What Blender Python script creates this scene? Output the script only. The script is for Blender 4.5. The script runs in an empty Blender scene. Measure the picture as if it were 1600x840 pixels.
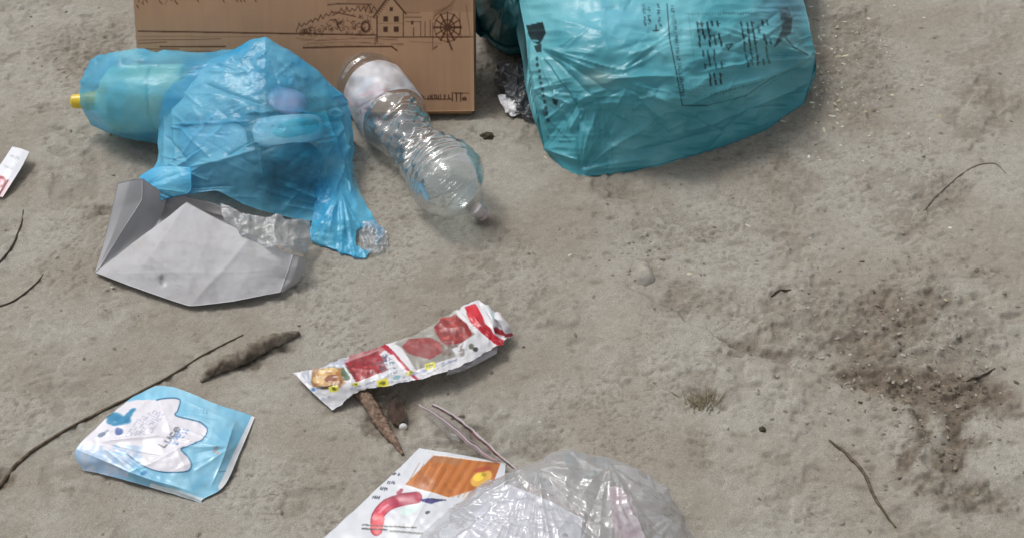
import bpy, math, random
import numpy as np
from math import radians, sin, cos, tan, pi

random.seed(7)
RNG = np.random.default_rng(11)
SC = bpy.context.scene
COLL = SC.collection

# ------------------------------------------------------------------ camera
PITCH = radians(43.0)
CAM_H = 1.14
HFOV = 2 * math.atan(800 / 2084.0)
F = 2084.0
cam_data = bpy.data.cameras.new("camera")
cam_data.sensor_width = 36.0
cam_data.angle = HFOV
cam_data.clip_start = 0.02
cam_data.clip_end = 500
cam = bpy.data.objects.new("camera", cam_data)
COLL.objects.link(cam)
cam.location = (0, 0, CAM_H)
cam.rotation_euler = (pi / 2 - PITCH, 0, 0)
SC.camera = cam

# ------------------------------------------------------------------ sky, sun, exposure
SUN_AZ, SUN_EL = radians(-52), radians(60)
world = bpy.data.worlds.new("World")
SC.world = world
world.use_nodes = True
wn, wl = world.node_tree.nodes, world.node_tree.links
wn.clear()
sky = wn.new("ShaderNodeTexSky")
sky.sky_type = 'NISHITA'
sky.sun_disc = False
sky.sun_elevation = SUN_EL
sky.sun_rotation = SUN_AZ
sky.dust_density = 4.0
sky.ozone_density = 0.6
hs = wn.new("ShaderNodeHueSaturation")
hs.inputs["Saturation"].default_value = 0.16
bg = wn.new("ShaderNodeBackground")
bg.inputs["Strength"].default_value = 0.125
wo = wn.new("ShaderNodeOutputWorld")
wl.new(sky.outputs[0], hs.inputs["Color"])
wl.new(hs.outputs[0], bg.inputs[0])
wl.new(bg.outputs[0], wo.inputs[0])
sun_d = bpy.data.lights.new("sun", 'SUN')
sun_d.energy = 1.5
sun_d.angle = radians(17)
sun_d.color = (1.0, 0.975, 0.94)
sun = bpy.data.objects.new("sun", sun_d)
COLL.objects.link(sun)
sun.rotation_euler = (pi / 2 - SUN_EL, 0, -SUN_AZ + pi)
sun.location = (-1, 2, 3)
SC.view_settings.view_transform = 'Standard'
SC.view_settings.look = 'None'
SC.view_settings.gamma = 1
SC.view_settings.exposure = 0.0
SC.render.engine = 'CYCLES'
SC.cycles.transparent_max_bounces = 24
SC.cycles.max_bounces = 10

# ------------------------------------------------------------------ noise
def _hash(ix, iy, s):
    h = (ix.astype(np.int64) * 374761393 + iy.astype(np.int64) * 668265263 + s * 974634777) & 0x7fffffff
    h = ((h ^ (h >> 13)) * 1274126177) & 0x7fffffff
    h = (h ^ (h >> 16)) & 0x7fffffff
    return (h & 0xffff) / 65535.0 * 2 - 1

def vnoise(x, y, s=0):
    x = np.asarray(x, float); y = np.asarray(y, float)
    ix = np.floor(x); iy = np.floor(y)
    fx = x - ix; fy = y - iy
    fx = fx * fx * fx * (fx * (fx * 6 - 15) + 10); fy = fy * fy * fy * (fy * (fy * 6 - 15) + 10)
    a = _hash(ix, iy, s); b = _hash(ix + 1, iy, s); c = _hash(ix, iy + 1, s); d = _hash(ix + 1, iy + 1, s)
    return (a * (1 - fx) + b * fx) * (1 - fy) + (c * (1 - fx) + d * fx) * fy

def fbm(x, y, f, o=4, s=0, g=0.5):
    t = 0; a = 1.0; n = 0
    for k in range(o):
        t = t + a * vnoise(x * f * 1.0 + 17.3 * k, y * f + 9.1 * k, s + k); n += a
        f *= 2.03; a *= g
    return t / n

def ridged(x, y, f, o=3, s=0):
    t = 0; a = 1.0; n = 0
    for k in range(o):
        t = t + a * (1 - np.abs(vnoise(x * f + 5.7 * k, y * f + 3.3 * k, s + k)) * 2); n += a
        f *= 2.0; a *= 0.5
    return t / n

def smooth(a, b, x):
    t = np.clip((x - a) / (b - a), 0, 1)
    return t * t * (3 - 2 * t)

# ------------------------------------------------------------------ ground height and placing
def gh(x, y):
    return 0.010 * fbm(np.asarray(x, float) + 3.1, np.asarray(y, float) + 1.7, 2.6, 2, 40)

def proj(P):
    P = np.asarray(P, float)
    dx = P[..., 0]; dy = P[..., 1]; dz = P[..., 2] - CAM_H
    dep = dy * cos(PITCH) - dz * sin(PITCH)
    up = dy * sin(PITCH) + dz * cos(PITCH)
    return 800 + F * dx / dep, 420 - F * up / dep

def at(px, py, h=0.0):
    """a point h above the ground, seen in the photo at (px, py)"""
    px = np.asarray(px, float); py = np.asarray(py, float); h = np.asarray(h, float)
    xc = (px - 800) / F; yc = (420 - py) / F
    d = np.stack([xc + 0 * yc, yc * sin(PITCH) + cos(PITCH) + 0 * xc, yc * cos(PITCH) - sin(PITCH) + 0 * xc], -1)
    z = h * 1.0
    for _ in range(4):
        t = (z - CAM_H) / d[..., 2]
        x = d[..., 0] * t; y = d[..., 1] * t
        z = gh(x, y) + h
    return np.stack([x, y, z], -1)

# ------------------------------------------------------------------ mesh helpers
def lin(c):
    c = np.asarray(c, float) / 255.0
    return np.where(c <= 0.04045, c / 12.92, ((c + 0.055) / 1.055) ** 2.4)

def make_obj(name, V, faces, mat, parent=None, col=None, smooth_=True, attrs=None):
    V = np.asarray(V, np.float32).reshape(-1, 3)
    me = bpy.data.meshes.new(name)
    if isinstance(faces, np.ndarray): faces = [faces]
    tot = [f for f in faces if len(f)]
    nl = sum(f.size for f in tot); nf = sum(len(f) for f in tot)
    me.vertices.add(len(V)); me.vertices.foreach_set("co", V.ravel())
    me.loops.add(nl); me.polygons.add(nf)
    me.loops.foreach_set("vertex_index", np.concatenate([f.ravel() for f in tot]).astype(np.int32))
    cnt = np.concatenate([np.full(len(f), f.shape[1]) for f in tot])
    st = np.concatenate([[0], np.cumsum(cnt)[:-1]]).astype(np.int32)
    me.polygons.foreach_set("loop_start", st)
    me.update(calc_edges=True)
    me.polygons.foreach_set("use_smooth", np.full(nf, bool(smooth_)))
    if col is not None:
        c = np.asarray(col, np.float32).reshape(len(V), -1)
        if c.shape[1] == 3: c = np.concatenate([c, np.ones((len(V), 1), np.float32)], 1)
        a = me.attributes.new("Col", 'FLOAT_COLOR', 'POINT'); a.data.foreach_set("color", c.ravel())
    for k, v in (attrs or {}).items():
        a = me.attributes.new(k, 'FLOAT', 'POINT'); a.data.foreach_set("value", np.asarray(v, np.float32).ravel())
    me.validate(); me.update()
    if mat is not None: me.materials.append(mat)
    o = bpy.data.objects.new(name, me)
    COLL.objects.link(o)
    if parent is not None:
        o.parent = parent
        o.matrix_parent_inverse.identity()
        o.location = -parent.location
    return o

def tag(o, label, cat, group=None, kind=None):
    if label: o["label"] = label
    if cat: o["category"] = cat
    if group: o["group"] = group
    if kind: o["kind"] = kind
    return o

def thing(name, label, cat, loc, group=None):
    o = bpy.data.objects.new(name, None)
    o.empty_display_size = 0.05
    COLL.objects.link(o)
    o.location = tuple(float(v) for v in loc)
    return tag(o, label, cat, group)

def grid_faces(nv, nu, off=0, flip=False, wrap=False):
    i = np.arange(nv - 1)[:, None]; j = np.arange(nu if wrap else nu - 1)[None, :]
    j2 = (j + 1) % nu
    a = i * nu + j; b = i * nu + j2; c = (i + 1) * nu + j2; d = (i + 1) * nu + j
    q = np.stack([a, b, c, d] if not flip else [a, d, c, b], -1).reshape(-1, 4)
    return q + off

def cr_weights(n, R):
    W = np.zeros((n, R))
    for k, t in enumerate(np.linspace(0, R - 1, n)):
        i = min(int(t), R - 2); f = t - i
        w = [(-f + 2 * f * f - f ** 3) / 2, (2 - 5 * f * f + 3 * f ** 3) / 2, (f + 4 * f * f - 3 * f ** 3) / 2, (-f * f + f ** 3) / 2]
        idx = [i - 1, i, i + 1, i + 2]
        for q, ww in zip(idx, w):
            if q < 0: W[k, 0] += 2 * ww; W[k, 1] -= ww
            elif q > R - 1: W[k, R - 1] += 2 * ww; W[k, R - 2] -= ww
            else: W[k, q] += ww
    return W

def patch(net, nv, nu):
    """smooth sheet through a net of (px, py, height)"""
    net = np.asarray(net, float)
    N = at(net[..., 0], net[..., 1], net[..., 2])
    Wv = cr_weights(nv, net.shape[0]); Wu = cr_weights(nu, net.shape[1])
    return np.einsum('ai,ijk,bj->abk', Wv, N, Wu)

def patch_lin(net, nv, nu):
    net = np.asarray(net, float)
    N = at(net[..., 0], net[..., 1], net[..., 2])
    def W(n, R):
        w = np.zeros((n, R)); t = np.linspace(0, R - 1, n); i = np.minimum(t.astype(int), R - 2); f = t - i
        w[np.arange(n), i] = 1 - f; w[np.arange(n), i + 1] = f
        return w
    return np.einsum('ai,ijk,bj->abk', W(nv, net.shape[0]), N, W(nu, net.shape[1]))

def grid_normals(P):
    du = np.gradient(P, axis=1); dv = np.gradient(P, axis=0)
    n = np.cross(dv, du)
    n /= np.linalg.norm(n, axis=-1, keepdims=True) + 1e-12
    return n

def up_normals(P):
    n = grid_normals(P)
    if n[..., 2].mean() < 0: n = -n
    return n

def crease(px, py, lines):
    h = np.zeros_like(px)
    for (x0, y0, x1, y1, amp, w) in lines:
        dx, dy = x1 - x0, y1 - y0; L2 = dx * dx + dy * dy + 1e-9; L = math.sqrt(L2)
        t = ((px - x0) * dx + (py - y0) * dy) / L2
        wob = 0.035 * L * np.sin(t * 5 + x0)
        d = np.abs(((px - x0) * dy - (py - y0) * dx) / L + wob * 0.3)
        tp = np.clip(np.minimum(t + 0.05, 1.05 - t) * 5, 0, 1)
        h += amp * np.exp(-d / w) * tp
    return h

def radial(cx, cy, r0, r1, a0, a1, n, amp, w, rng):
    out = []
    for k in range(n):
        a = radians(a0 + (a1 - a0) * (k + rng.uniform(-.4, .4)) / max(1, n - 1))
        s = r0 * rng.uniform(.6, 1.4); e = r1 * rng.uniform(.5, 1.1)
        out.append((cx + s * cos(a), cy + s * sin(a), cx + e * cos(a), cy + e * sin(a), amp * rng.uniform(-1, 1.2), w * rng.uniform(.6, 1.6)))
    return out

def sheet_obj(name, P, mat, parent=None, col=None, back=(225, 225, 222), thick=0.0006):
    """thin sheet with a real thickness: front, back and rim"""
    nv, nu = P.shape[:2]
    n = up_normals(P)
    B = P - n * thick
    V = np.concatenate([P.reshape(-1, 3), B.reshape(-1, 3)])
    f1 = grid_faces(nv, nu); f2 = grid_faces(nv, nu, nv * nu, True)
    idx = np.arange(nv * nu).reshape(nv, nu)
    loop = np.concatenate([idx[0, :-1], idx[:-1, -1], idx[-1, :0:-1], idx[:0:-1, 0]])
    l2 = np.roll(loop, -1)
    f3 = np.stack([loop, l2, l2 + nv * nu, loop + nv * nu], -1)
    C = None
    if col is not None:
        c = np.asarray(col).reshape(nv * nu, -1)
        if c.shape[1] == 3: c = np.concatenate([c, np.ones((len(c), 1))], 1)
        b = np.tile(np.append(lin(back), 1.0), (nv * nu, 1))
        b[:, 3] = c[:, 3]
        C = np.concatenate([c, b])
    return make_obj(name, V, [np.concatenate([f1, f2, f3])], mat, parent, C)

def closed_obj(name, P, mat, parent=None, col=None, inset=0.02):
    """a filled bag: the visible skin plus side walls and an underside on the ground"""
    nv, nu = P.shape[:2]
    idx = np.arange(nv * nu).reshape(nv, nu)
    loop = np.concatenate([idx[0, :-1], idx[:-1, -1], idx[-1, :0:-1], idx[:0:-1, 0]])
    L = P.reshape(-1, 3)[loop]
    c = L.mean(0)
    V = [P.reshape(-1, 3)]; Fs = [grid_faces(nv, nu)]
    prev = loop; off = nv * nu
    g = gh(L[:, 0], L[:, 1]) - 0.004
    for f, ins in ((.35, -.15), (.7, .2), (1.0, 1.0)):
        d = c[:2] - L[:, :2]; d = d / (np.linalg.norm(d, axis=1, keepdims=True) + 1e-9)
        R = L.copy()
        R[:, :2] += d * inset * ins * np.clip((L[:, 2:] - g[:, None]) / 0.05, 0.15, 1)
        R[:, 2] = L[:, 2] * (1 - f) + g * f
        cur = np.arange(len(loop)) + off
        Fs.append(np.stack([prev, np.roll(prev, -1), np.roll(cur, -1), cur], -1))
        V.append(R); prev = cur; off += len(loop)
    V.append(np.array([[c[0], c[1], g.mean()]]))
    tri = np.stack([prev, np.roll(prev, -1), np.full(len(prev), off)], -1)
    V = np.concatenate(V)
    C = None
    if col is not None:
        cc = np.asarray(col).reshape(nv * nu, -1)
        if cc.shape[1] == 3: cc = np.concatenate([cc, np.ones((len(cc), 1))], 1)
        ring = cc[loop]
        C = np.concatenate([cc, ring, ring, ring, cc.mean(0, keepdims=True)])
    return make_obj(name, V, [np.concatenate(Fs), tri], mat, parent, C)

def frames(C):
    C = np.asarray(C, float)
    T = np.gradient(C, axis=0); T /= np.linalg.norm(T, axis=1, keepdims=True) + 1e-12
    up = np.array([0, 0, 1.0])
    A = np.cross(T, up); A /= np.linalg.norm(A, axis=1, keepdims=True) + 1e-9
    B = np.cross(A, T)
    return T, A, B

def resample(pts, n):
    pts = np.asarray(pts, float)
    return cr_weights(n, len(pts)) @ pts

def loft(name, C, R, mat, parent=None, caps=True, col=None, smooth_=True, return_only=False):
    """tube along C with radius R[n, sides]"""
    C = np.asarray(C, float); n = len(C); R = np.asarray(R, float)
    m = R.shape[1]
    T, A, B = frames(C)
    th = np.linspace(0, 2 * pi, m, endpoint=False)
    V = C[:, None] + R[..., None] * (A[:, None] * np.cos(th)[None, :, None] + B[:, None] * np.sin(th)[None, :, None])
    if return_only: return V
    fs = [grid_faces(n, m, 0, False, True)]
    VV = V.reshape(-1, 3)
    tri = np.zeros((0, 3), int)
    cc = None if col is None else np.asarray(col).reshape(n * m, -1)
    if caps:
        VV = np.concatenate([VV, C[:1], C[-1:]])
        i = np.arange(m); j = (i + 1) % m
        tri = np.concatenate([np.stack([np.full(m, n * m), j, i], -1), np.stack([np.full(m, n * m + 1), (n - 1) * m + i, (n - 1) * m + j], -1)])
        if cc is not None: cc = np.concatenate([cc, cc[:1], cc[-1:]])
    return make_obj(name, VV, [fs[0], tri], mat, parent, cc, smooth_)

# ------------------------------------------------------------------ flat print: drawn in numpy, kept on the mesh
class Print:
    S = 3
    def __init__(s, x0, y0, x1, y1, bgc):
        s.x0, s.y0 = x0, y0
        s.h = int((y1 - y0) * s.S); s.w = int((x1 - x0) * s.S)
        s.a = np.tile(np.asarray(bgc, float), (s.h, s.w, 1))
        s.yy, s.xx = np.mgrid[0:s.h, 0:s.w]
        s.xx = s.xx / s.S + x0; s.yy = s.yy / s.S + y0
    def _win(s, xa, ya, xb, yb):
        i0 = max(0, int((ya - s.y0) * s.S) - 1); i1 = min(s.h, int((yb - s.y0) * s.S) + 2)
        j0 = max(0, int((xa - s.x0) * s.S) - 1); j1 = min(s.w, int((xb - s.x0) * s.S) + 2)
        return slice(i0, max(i0, i1)), slice(j0, max(j0, j1))
    def _put(s, w, m, c, al):
        k = (m * al)[..., None]
        s.a[w] = s.a[w] * (1 - k) + np.asarray(c, float) * k
    def poly(s, pts, c, al=1.0):
        pts = np.asarray(pts, float)
        w = s._win(pts[:, 0].min(), pts[:, 1].min(), pts[:, 0].max(), pts[:, 1].max())
        X, Y = s.xx[w], s.yy[w]; m = np.zeros(X.shape, bool)
        q = pts[-1]
        for p in pts:
            con = (p[1] > Y) != (q[1] > Y)
            m ^= con & (X < (q[0] - p[0]) * (Y - p[1]) / (q[1] - p[1] + 1e-12) + p[0]); q = p
        s._put(w, m.astype(float), c, al)
    def line(s, pts, wd, c, al=1.0):
        for (x0, y0), (x1, y1) in zip(pts[:-1], pts[1:]):
            w = s._win(min(x0, x1) - wd, min(y0, y1) - wd, max(x0, x1) + wd, max(y0, y1) + wd)
            X, Y = s.xx[w], s.yy[w]; dx, dy = x1 - x0, y1 - y0
            t = np.clip(((X - x0) * dx + (Y - y0) * dy) / (dx * dx + dy * dy + 1e-9), 0, 1)
            d = np.hypot(X - x0 - t * dx, Y - y0 - t * dy)
            s._put(w, np.clip((wd / 2 - d) * 2 + .5, 0, 1), c, al)
    def ell(s, cx, cy, rx, ry, c, al=1.0, rot=0, soft=.1):
        r = max(rx, ry) * (1 + soft)
        w = s._win(cx - r, cy - r, cx + r, cy + r)
        X, Y = s.xx[w] - cx, s.yy[w] - cy; a = radians(rot)
        u = (X * cos(a) + Y * sin(a)) / rx; v = (-X * sin(a) + Y * cos(a)) / ry
        s._put(w, 1 - smooth(1 - soft, 1 + soft, np.hypot(u, v)), c, al)
    def mottle(s, xa, ya, xb, yb, c, f, al, seed, thr=0.0, pts=None):
        w = s._win(xa, ya, xb, yb); X, Y = s.xx[w], s.yy[w]
        m = smooth(thr - .15, thr + .25, fbm(X, Y, f, 3, seed))
        if pts is not None:
            k = np.zeros(X.shape, bool); q = pts[-1]
            for p in pts:
                con = (p[1] > Y) != (q[1] > Y)
                k ^= con & (X < (q[0] - p[0]) * (Y - p[1]) / (q[1] - p[1] + 1e-12) + p[0]); q = p
            m = m * k
        s._put(w, m, c, al)
    GL = {'C': [[(1, .15), (.5, 0), (0, .4), (.1, .9), (.6, 1), (1, .8)]], 'a': [[(.9, .4), (.4, .35), (0, .7), (.3, 1), (.8, .8), (.9, .4), (.95, 1)]],
          'r': [[(.1, .4), (.15, 1)], [(.15, .6), (.5, .38), (.9, .45)]], 't': [[(.5, 0), (.45, .85), (.8, 1)], [(.1, .35), (.9, .35)]],
          'T': [[(0, 0), (1, 0)], [(.5, 0), (.5, 1)]], 'I': [[(.5, 0), (.5, 1)]], 'L': [[(.2, 0), (.1, 1), (.9, 1)]], 'E': [[(1, 0), (0, 0), (0, 1), (1, 1)], [(0, .5), (.8, .5)]],
          'u': [[(.1, .4), (.15, .9), (.5, 1), (.85, .8), (.9, .4), (.95, 1)]], 'c': [[(.9, .45), (.4, .38), (.05, .7), (.4, 1), (.95, .9)]],
          'e': [[(.05, .7), (.9, .65), (.7, .38), (.3, .4), (.05, .7), (.35, 1), (.9, .9)]], 'i': [[(.5, .4), (.5, 1)], [(.5, .12), (.5, .16)]],
          'p': [[(.1, .4), (.1, 1.4)], [(.1, .5), (.6, .38), (.95, .65), (.6, 1), (.1, .9)]], 'n': [[(.1, .4), (.1, 1)], [(.1, .55), (.5, .38), (.9, .55), (.9, 1)]],
          'd': [[(.9, 0), (.9, 1)], [(.9, .5), (.4, .38), (.05, .7), (.4, 1), (.9, .9)]], 'o': [[(.5, .38), (.05, .7), (.5, 1), (.95, .7), (.5, .38)]],
          'm': [[(.05, .4), (.05, 1)], [(.05, .5), (.3, .38), (.5, .5), (.5, 1)], [(.5, .5), (.75, .38), (.95, .5), (.95, 1)]],
          's': [[(.9, .42), (.3, .4), (.2, .6), (.8, .75), (.7, 1), (.1, .95)]], 'l': [[(.5, 0), (.5, 1)]]}
    def text(s, t, x, y, ux, uy, vx, vy, wd, c, al=1.0, gap=1.3):
        """letters along (ux, uy), downwards (vx, vy)"""
        for k, ch in enumerate(t):
            for st in s.GL.get(ch, []):
                s.line([(x + ux * (k * gap + a) + vx * b, y + uy * (k * gap + a) + vy * b) for a, b in st], wd, c, al)
    def tiny(s, x, y, ux, uy, vx, vy, n, wd, c, al, seed):
        """lettering too small to read: short uneven strokes"""
        r = np.random.default_rng(seed)
        for k in range(n):
            if r.random() < .14: continue
            a = k + r.uniform(-.1, .1); h0 = r.uniform(0, .35); h1 = r.uniform(.7, 1.0)
            s.line([(x + ux * a + vx * h0, y + uy * a + vy * h0), (x + ux * a + vx * h1, y + uy * a + vy * h1)], wd, c, al)
            if r.random() < .6:
                hh = r.uniform(.1, .9)
                s.line([(x + ux * a + vx * hh, y + uy * a + vy * hh), (x + ux * (a + .7) + vx * hh, y + uy * (a + .7) + vy * hh)], wd, c, al)
    def sample(s, px, py):
        x = np.clip((px - s.x0) * s.S, 1, s.w - 3); y = np.clip((py - s.y0) * s.S, 1, s.h - 3)
        i = y.astype(int); j = x.astype(int)
        out = 0
        for a in (-1, 0, 1):
            for b in (-1, 0, 1): out = out + s.a[i + a, j + b]
        return out / 9.0

# ------------------------------------------------------------------ materials
def new_mat(name):
    m = bpy.data.materials.new(name); m.use_nodes = True
    n, l = m.node_tree.nodes, m.node_tree.links
    n.clear()
    out = n.new("ShaderNodeOutputMaterial")
    return m, n, l, out

def attr_node(n, name="Col"):
    a = n.new("ShaderNodeAttribute"); a.attribute_name = name
    return a

def noise_node(n, l, scale, detail=4, stretch=None, rough=.55):
    tc = n.new("ShaderNodeTexCoord"); mp = n.new("ShaderNodeMapping")
    if stretch: mp.inputs["Scale"].default_value = stretch
    t = n.new("ShaderNodeTexNoise"); t.inputs["Scale"].default_value = scale; t.inputs["Detail"].default_value = detail
    t.inputs["Roughness"].default_value = rough
    l.new(tc.outputs["Object"], mp.inputs[0]); l.new(mp.outputs[0], t.inputs["Vector"])
    return t

def bump(n, l, hsock, strength, dist):
    b = n.new("ShaderNodeBump"); b.inputs["Strength"].default_value = strength; b.inputs["Distance"].default_value = dist
    l.new(hsock, b.inputs["Height"])
    return b

def mixrgb(n, l, a, b, fac, mode='MIX'):
    m = n.new("ShaderNodeMix"); m.data_type = 'RGBA'; m.blend_type = mode
    for s, v in ((m.inputs[0], fac), (m.inputs[6], a), (m.inputs[7], b)):
        if hasattr(v, "is_linked"): l.new(v, s)
        else: s.default_value = v if not isinstance(v, (tuple, list)) else tuple(v)
    return m.outputs[2]

def ramp(n, l, sock, p0, p1, c0=(0, 0, 0, 1), c1=(1, 1, 1, 1)):
    r = n.new("ShaderNodeValToRGB")
    r.color_ramp.elements[0].position = p0; r.color_ramp.elements[1].position = p1
    r.color_ramp.elements[0].color = c0; r.color_ramp.elements[1].color = c1
    l.new(sock, r.inputs[0])
    return r

def paper_mat(name, rough=.5, dirt=.25, bmp=.25, spec=.4, scale=60):
    m, n, l, out = new_mat(name)
    a = attr_node(n); p = n.new("ShaderNodeBsdfPrincipled")
    t = noise_node(n, l, scale, 5); r = ramp(n, l, t.outputs[0], .45, .75)
    dm = n.new("ShaderNodeMath"); dm.operation = 'MULTIPLY'; dm.inputs[1].default_value = dirt
    l.new(r.outputs[0], dm.inputs[0])
    c = mixrgb(n, l, a.outputs["Color"], tuple(lin((140, 131, 118))) + (1,), dm.outputs[0])
    l.new(c, p.inputs["Base Color"])
    p.inputs["Roughness"].default_value = rough; p.inputs["Specular IOR Level"].default_value = spec
    t2 = noise_node(n, l, scale * 3, 3); b = bump(n, l, t2.outputs[0], bmp, .001); l.new(b.outputs[0], p.inputs["Normal"])
    l.new(p.outputs[0], out.inputs[0])
    return m

def film_mat(name, rough=.28, transl=.35, spec=.6, tint=(.5, .85, .95), bmp=.3, scale=40, stretch=(1, 1, 1), facing=.0):
    """thin coloured polythene: colour and opacity come from the film's own attribute"""
    m, n, l, out = new_mat(name)
    a = attr_node(n); p = n.new("ShaderNodeBsdfPrincipled")
    l.new(a.outputs["Color"], p.inputs["Base Color"])
    p.inputs["Roughness"].default_value = rough; p.inputs["Specular IOR Level"].default_value = spec
    t2 = noise_node(n, l, scale, 4, stretch); b = bump(n, l, t2.outputs[0], bmp, .004); l.new(b.outputs[0], p.inputs["Normal"])
    tr = n.new("ShaderNodeBsdfTranslucent"); l.new(a.outputs["Color"], tr.inputs[0]); l.new(b.outputs[0], tr.inputs["Normal"])
    m1 = n.new("ShaderNodeMixShader"); m1.inputs[0].default_value = transl
    l.new(p.outputs[0], m1.inputs[1]); l.new(tr.outputs[0], m1.inputs[2])
    tp = n.new("ShaderNodeBsdfTransparent"); tp.inputs[0].default_value = tuple(tint) + (1,)
    m2 = n.new("ShaderNodeMixShader")
    fac = a.outputs["Alpha"]
    if facing > 0:
        lw = n.new("ShaderNodeLayerWeight"); lw.inputs[0].default_value = .35; l.new(b.outputs[0], lw.inputs["Normal"])
        ma = n.new("ShaderNodeMath"); ma.operation = 'MULTIPLY_ADD'; ma.use_clamp = True
        ma.inputs[1].default_value = facing
        l.new(lw.outputs["Facing"], ma.inputs[0]); l.new(a.outputs["Alpha"], ma.inputs[2]); fac = ma.outputs[0]
    l.new(fac, m2.inputs[0]); l.new(tp.outputs[0], m2.inputs[1]); l.new(m1.outputs[0], m2.inputs[2])
    l.new(m2.outputs[0], out.inputs[0])
    return m

def clear_mat(name, body=.12, gloss=.35, rough=.12, tint=(.93, .95, .96), bmp=.4, scale=50, stretch=(1, 1, 1), white=(.8, .82, .85)):
    """clear thin plastic: lets the ground through, greys a little, shines along its creases"""
    m, n, l, out = new_mat(name)
    t2 = noise_node(n, l, scale, 4, stretch); b = bump(n, l, t2.outputs[0], bmp, .004)
    tp = n.new("ShaderNodeBsdfTransparent"); tp.inputs[0].default_value = tuple(tint) + (1,)
    df = n.new("ShaderNodeBsdfDiffuse"); df.inputs[0].default_value = tuple(white) + (1,)
    trl = n.new("ShaderNodeBsdfTranslucent"); trl.inputs[0].default_value = tuple(white) + (1,)
    md = n.new("ShaderNodeMixShader"); md.inputs[0].default_value = .5
    l.new(df.outputs[0], md.inputs[1]); l.new(trl.outputs[0], md.inputs[2])
    m0 = n.new("ShaderNodeMixShader"); m0.inputs[0].default_value = body
    l.new(tp.outputs[0], m0.inputs[1]); l.new(md.outputs[0], m0.inputs[2])
    gl = n.new("ShaderNodeBsdfGlossy"); gl.inputs["Roughness"].default_value = rough; l.new(b.outputs[0], gl.inputs["Normal"])
    lw = n.new("ShaderNodeLayerWeight"); lw.inputs[0].default_value = .25; l.new(b.outputs[0], lw.inputs["Normal"])
    ma = n.new("ShaderNodeMath"); ma.operation = 'MULTIPLY_ADD'; ma.use_clamp = True
    ma.inputs[1].default_value = gloss * 1.6; ma.inputs[2].default_value = gloss * .25
    l.new(lw.outputs["Fresnel"], ma.inputs[0])
    m1 = n.new("ShaderNodeMixShader"); l.new(ma.outputs[0], m1.inputs[0])
    l.new(m0.outputs[0], m1.inputs[1]); l.new(gl.outputs[0], m1.inputs[2])
    l.new(m1.outputs[0], out.inputs[0])
    return m

def plain_mat(name, c, rough=.5, spec=.4, var=.3, scale=30, bmp=.3, c2=None):
    m, n, l, out = new_mat(name)
    p = n.new("ShaderNodeBsdfPrincipled")
    t = noise_node(n, l, scale, 5)
    a = tuple(lin(c)) + (1,); b2 = tuple(lin(c2)) + (1,) if c2 is not None else tuple(lin(np.asarray(c) * (1 - var))) + (1,)
    r = ramp(n, l, t.outputs[0], .35, .68, a, b2)
    l.new(r.outputs[0], p.inputs["Base Color"])
    p.inputs["Roughness"].default_value = rough; p.inputs["Specular IOR Level"].default_value = spec
    b = bump(n, l, t.outputs[0], bmp, .003); l.new(b.outputs[0], p.inputs["Normal"])
    l.new(p.outputs[0], out.inputs[0])
    return m

def ground_mat():
    m, n, l, out = new_mat("damp_grey_sand")
    p = n.new("ShaderNodeBsdfPrincipled")
    sand_a = tuple(lin((168, 164, 155))) + (1,); sand_b = tuple(lin((155, 147, 136))) + (1,)
    n1 = noise_node(n, l, 6, 5); r1 = ramp(n, l, n1.outputs[0], .42, .60)
    c = mixrgb(n, l, sand_a, sand_b, r1.outputs[0])
    n2 = noise_node(n, l, 120, 6, None, .7); r2 = ramp(n, l, n2.outputs[0], .40, .66)
    mm = n.new("ShaderNodeMath"); mm.operation = 'MULTIPLY'; mm.inputs[1].default_value = .28; l.new(r2.outputs[0], mm.inputs[0])
    c = mixrgb(n, l, c, tuple(lin((124, 118, 109))) + (1,), mm.outputs[0])
    n5 = noise_node(n, l, 38, 6, (1, 1.7, 1), .65); r5 = ramp(n, l, n5.outputs[0], .52, .72)
    m5 = n.new("ShaderNodeMath"); m5.operation = 'MULTIPLY'; m5.inputs[1].default_value = .22; l.new(r5.outputs[0], m5.inputs[0])
    c = mixrgb(n, l, c, tuple(lin((126, 119, 107))) + (1,), m5.outputs[0])
    d = attr_node(n, "dirt")  # soil, plus the shadow painted under the muddy stick
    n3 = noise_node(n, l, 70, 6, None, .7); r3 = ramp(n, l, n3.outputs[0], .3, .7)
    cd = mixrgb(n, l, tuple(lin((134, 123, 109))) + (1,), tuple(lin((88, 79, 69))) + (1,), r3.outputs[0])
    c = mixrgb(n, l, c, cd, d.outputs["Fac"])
    n4 = noise_node(n, l, 900, 2); r4 = ramp(n, l, n4.outputs[0], .25, .75, (.66, .66, .65, 1), (1.30, 1.30, 1.29, 1))
    c = mixrgb(n, l, c, r4.outputs[0], 1.0, 'MULTIPLY')
    l.new(c, p.inputs["Base Color"])
    p.inputs["Roughness"].default_value = .9; p.inputs["Specular IOR Level"].default_value = .2
    b1 = bump(n, l, n2.outputs[0], .45, .003)
    b2 = bump(n, l, n4.outputs[0], .7, .0014); l.new(b1.outputs[0], b2.inputs["Normal"])
    l.new(b2.outputs[0], p.inputs["Normal"]); l.new(p.outputs[0], out.inputs[0])
    return m

# ------------------------------------------------------------------ the ground
def inpoly(px, py, pts):
    m = np.zeros(px.shape, bool); q = pts[-1]
    for p in pts:
        con = (p[1] > py) != (q[1] > py)
        m ^= con & (px < (q[0] - p[0]) * (py - p[1]) / (q[1] - p[1] + 1e-12) + p[0]); q = p
    return m

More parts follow.
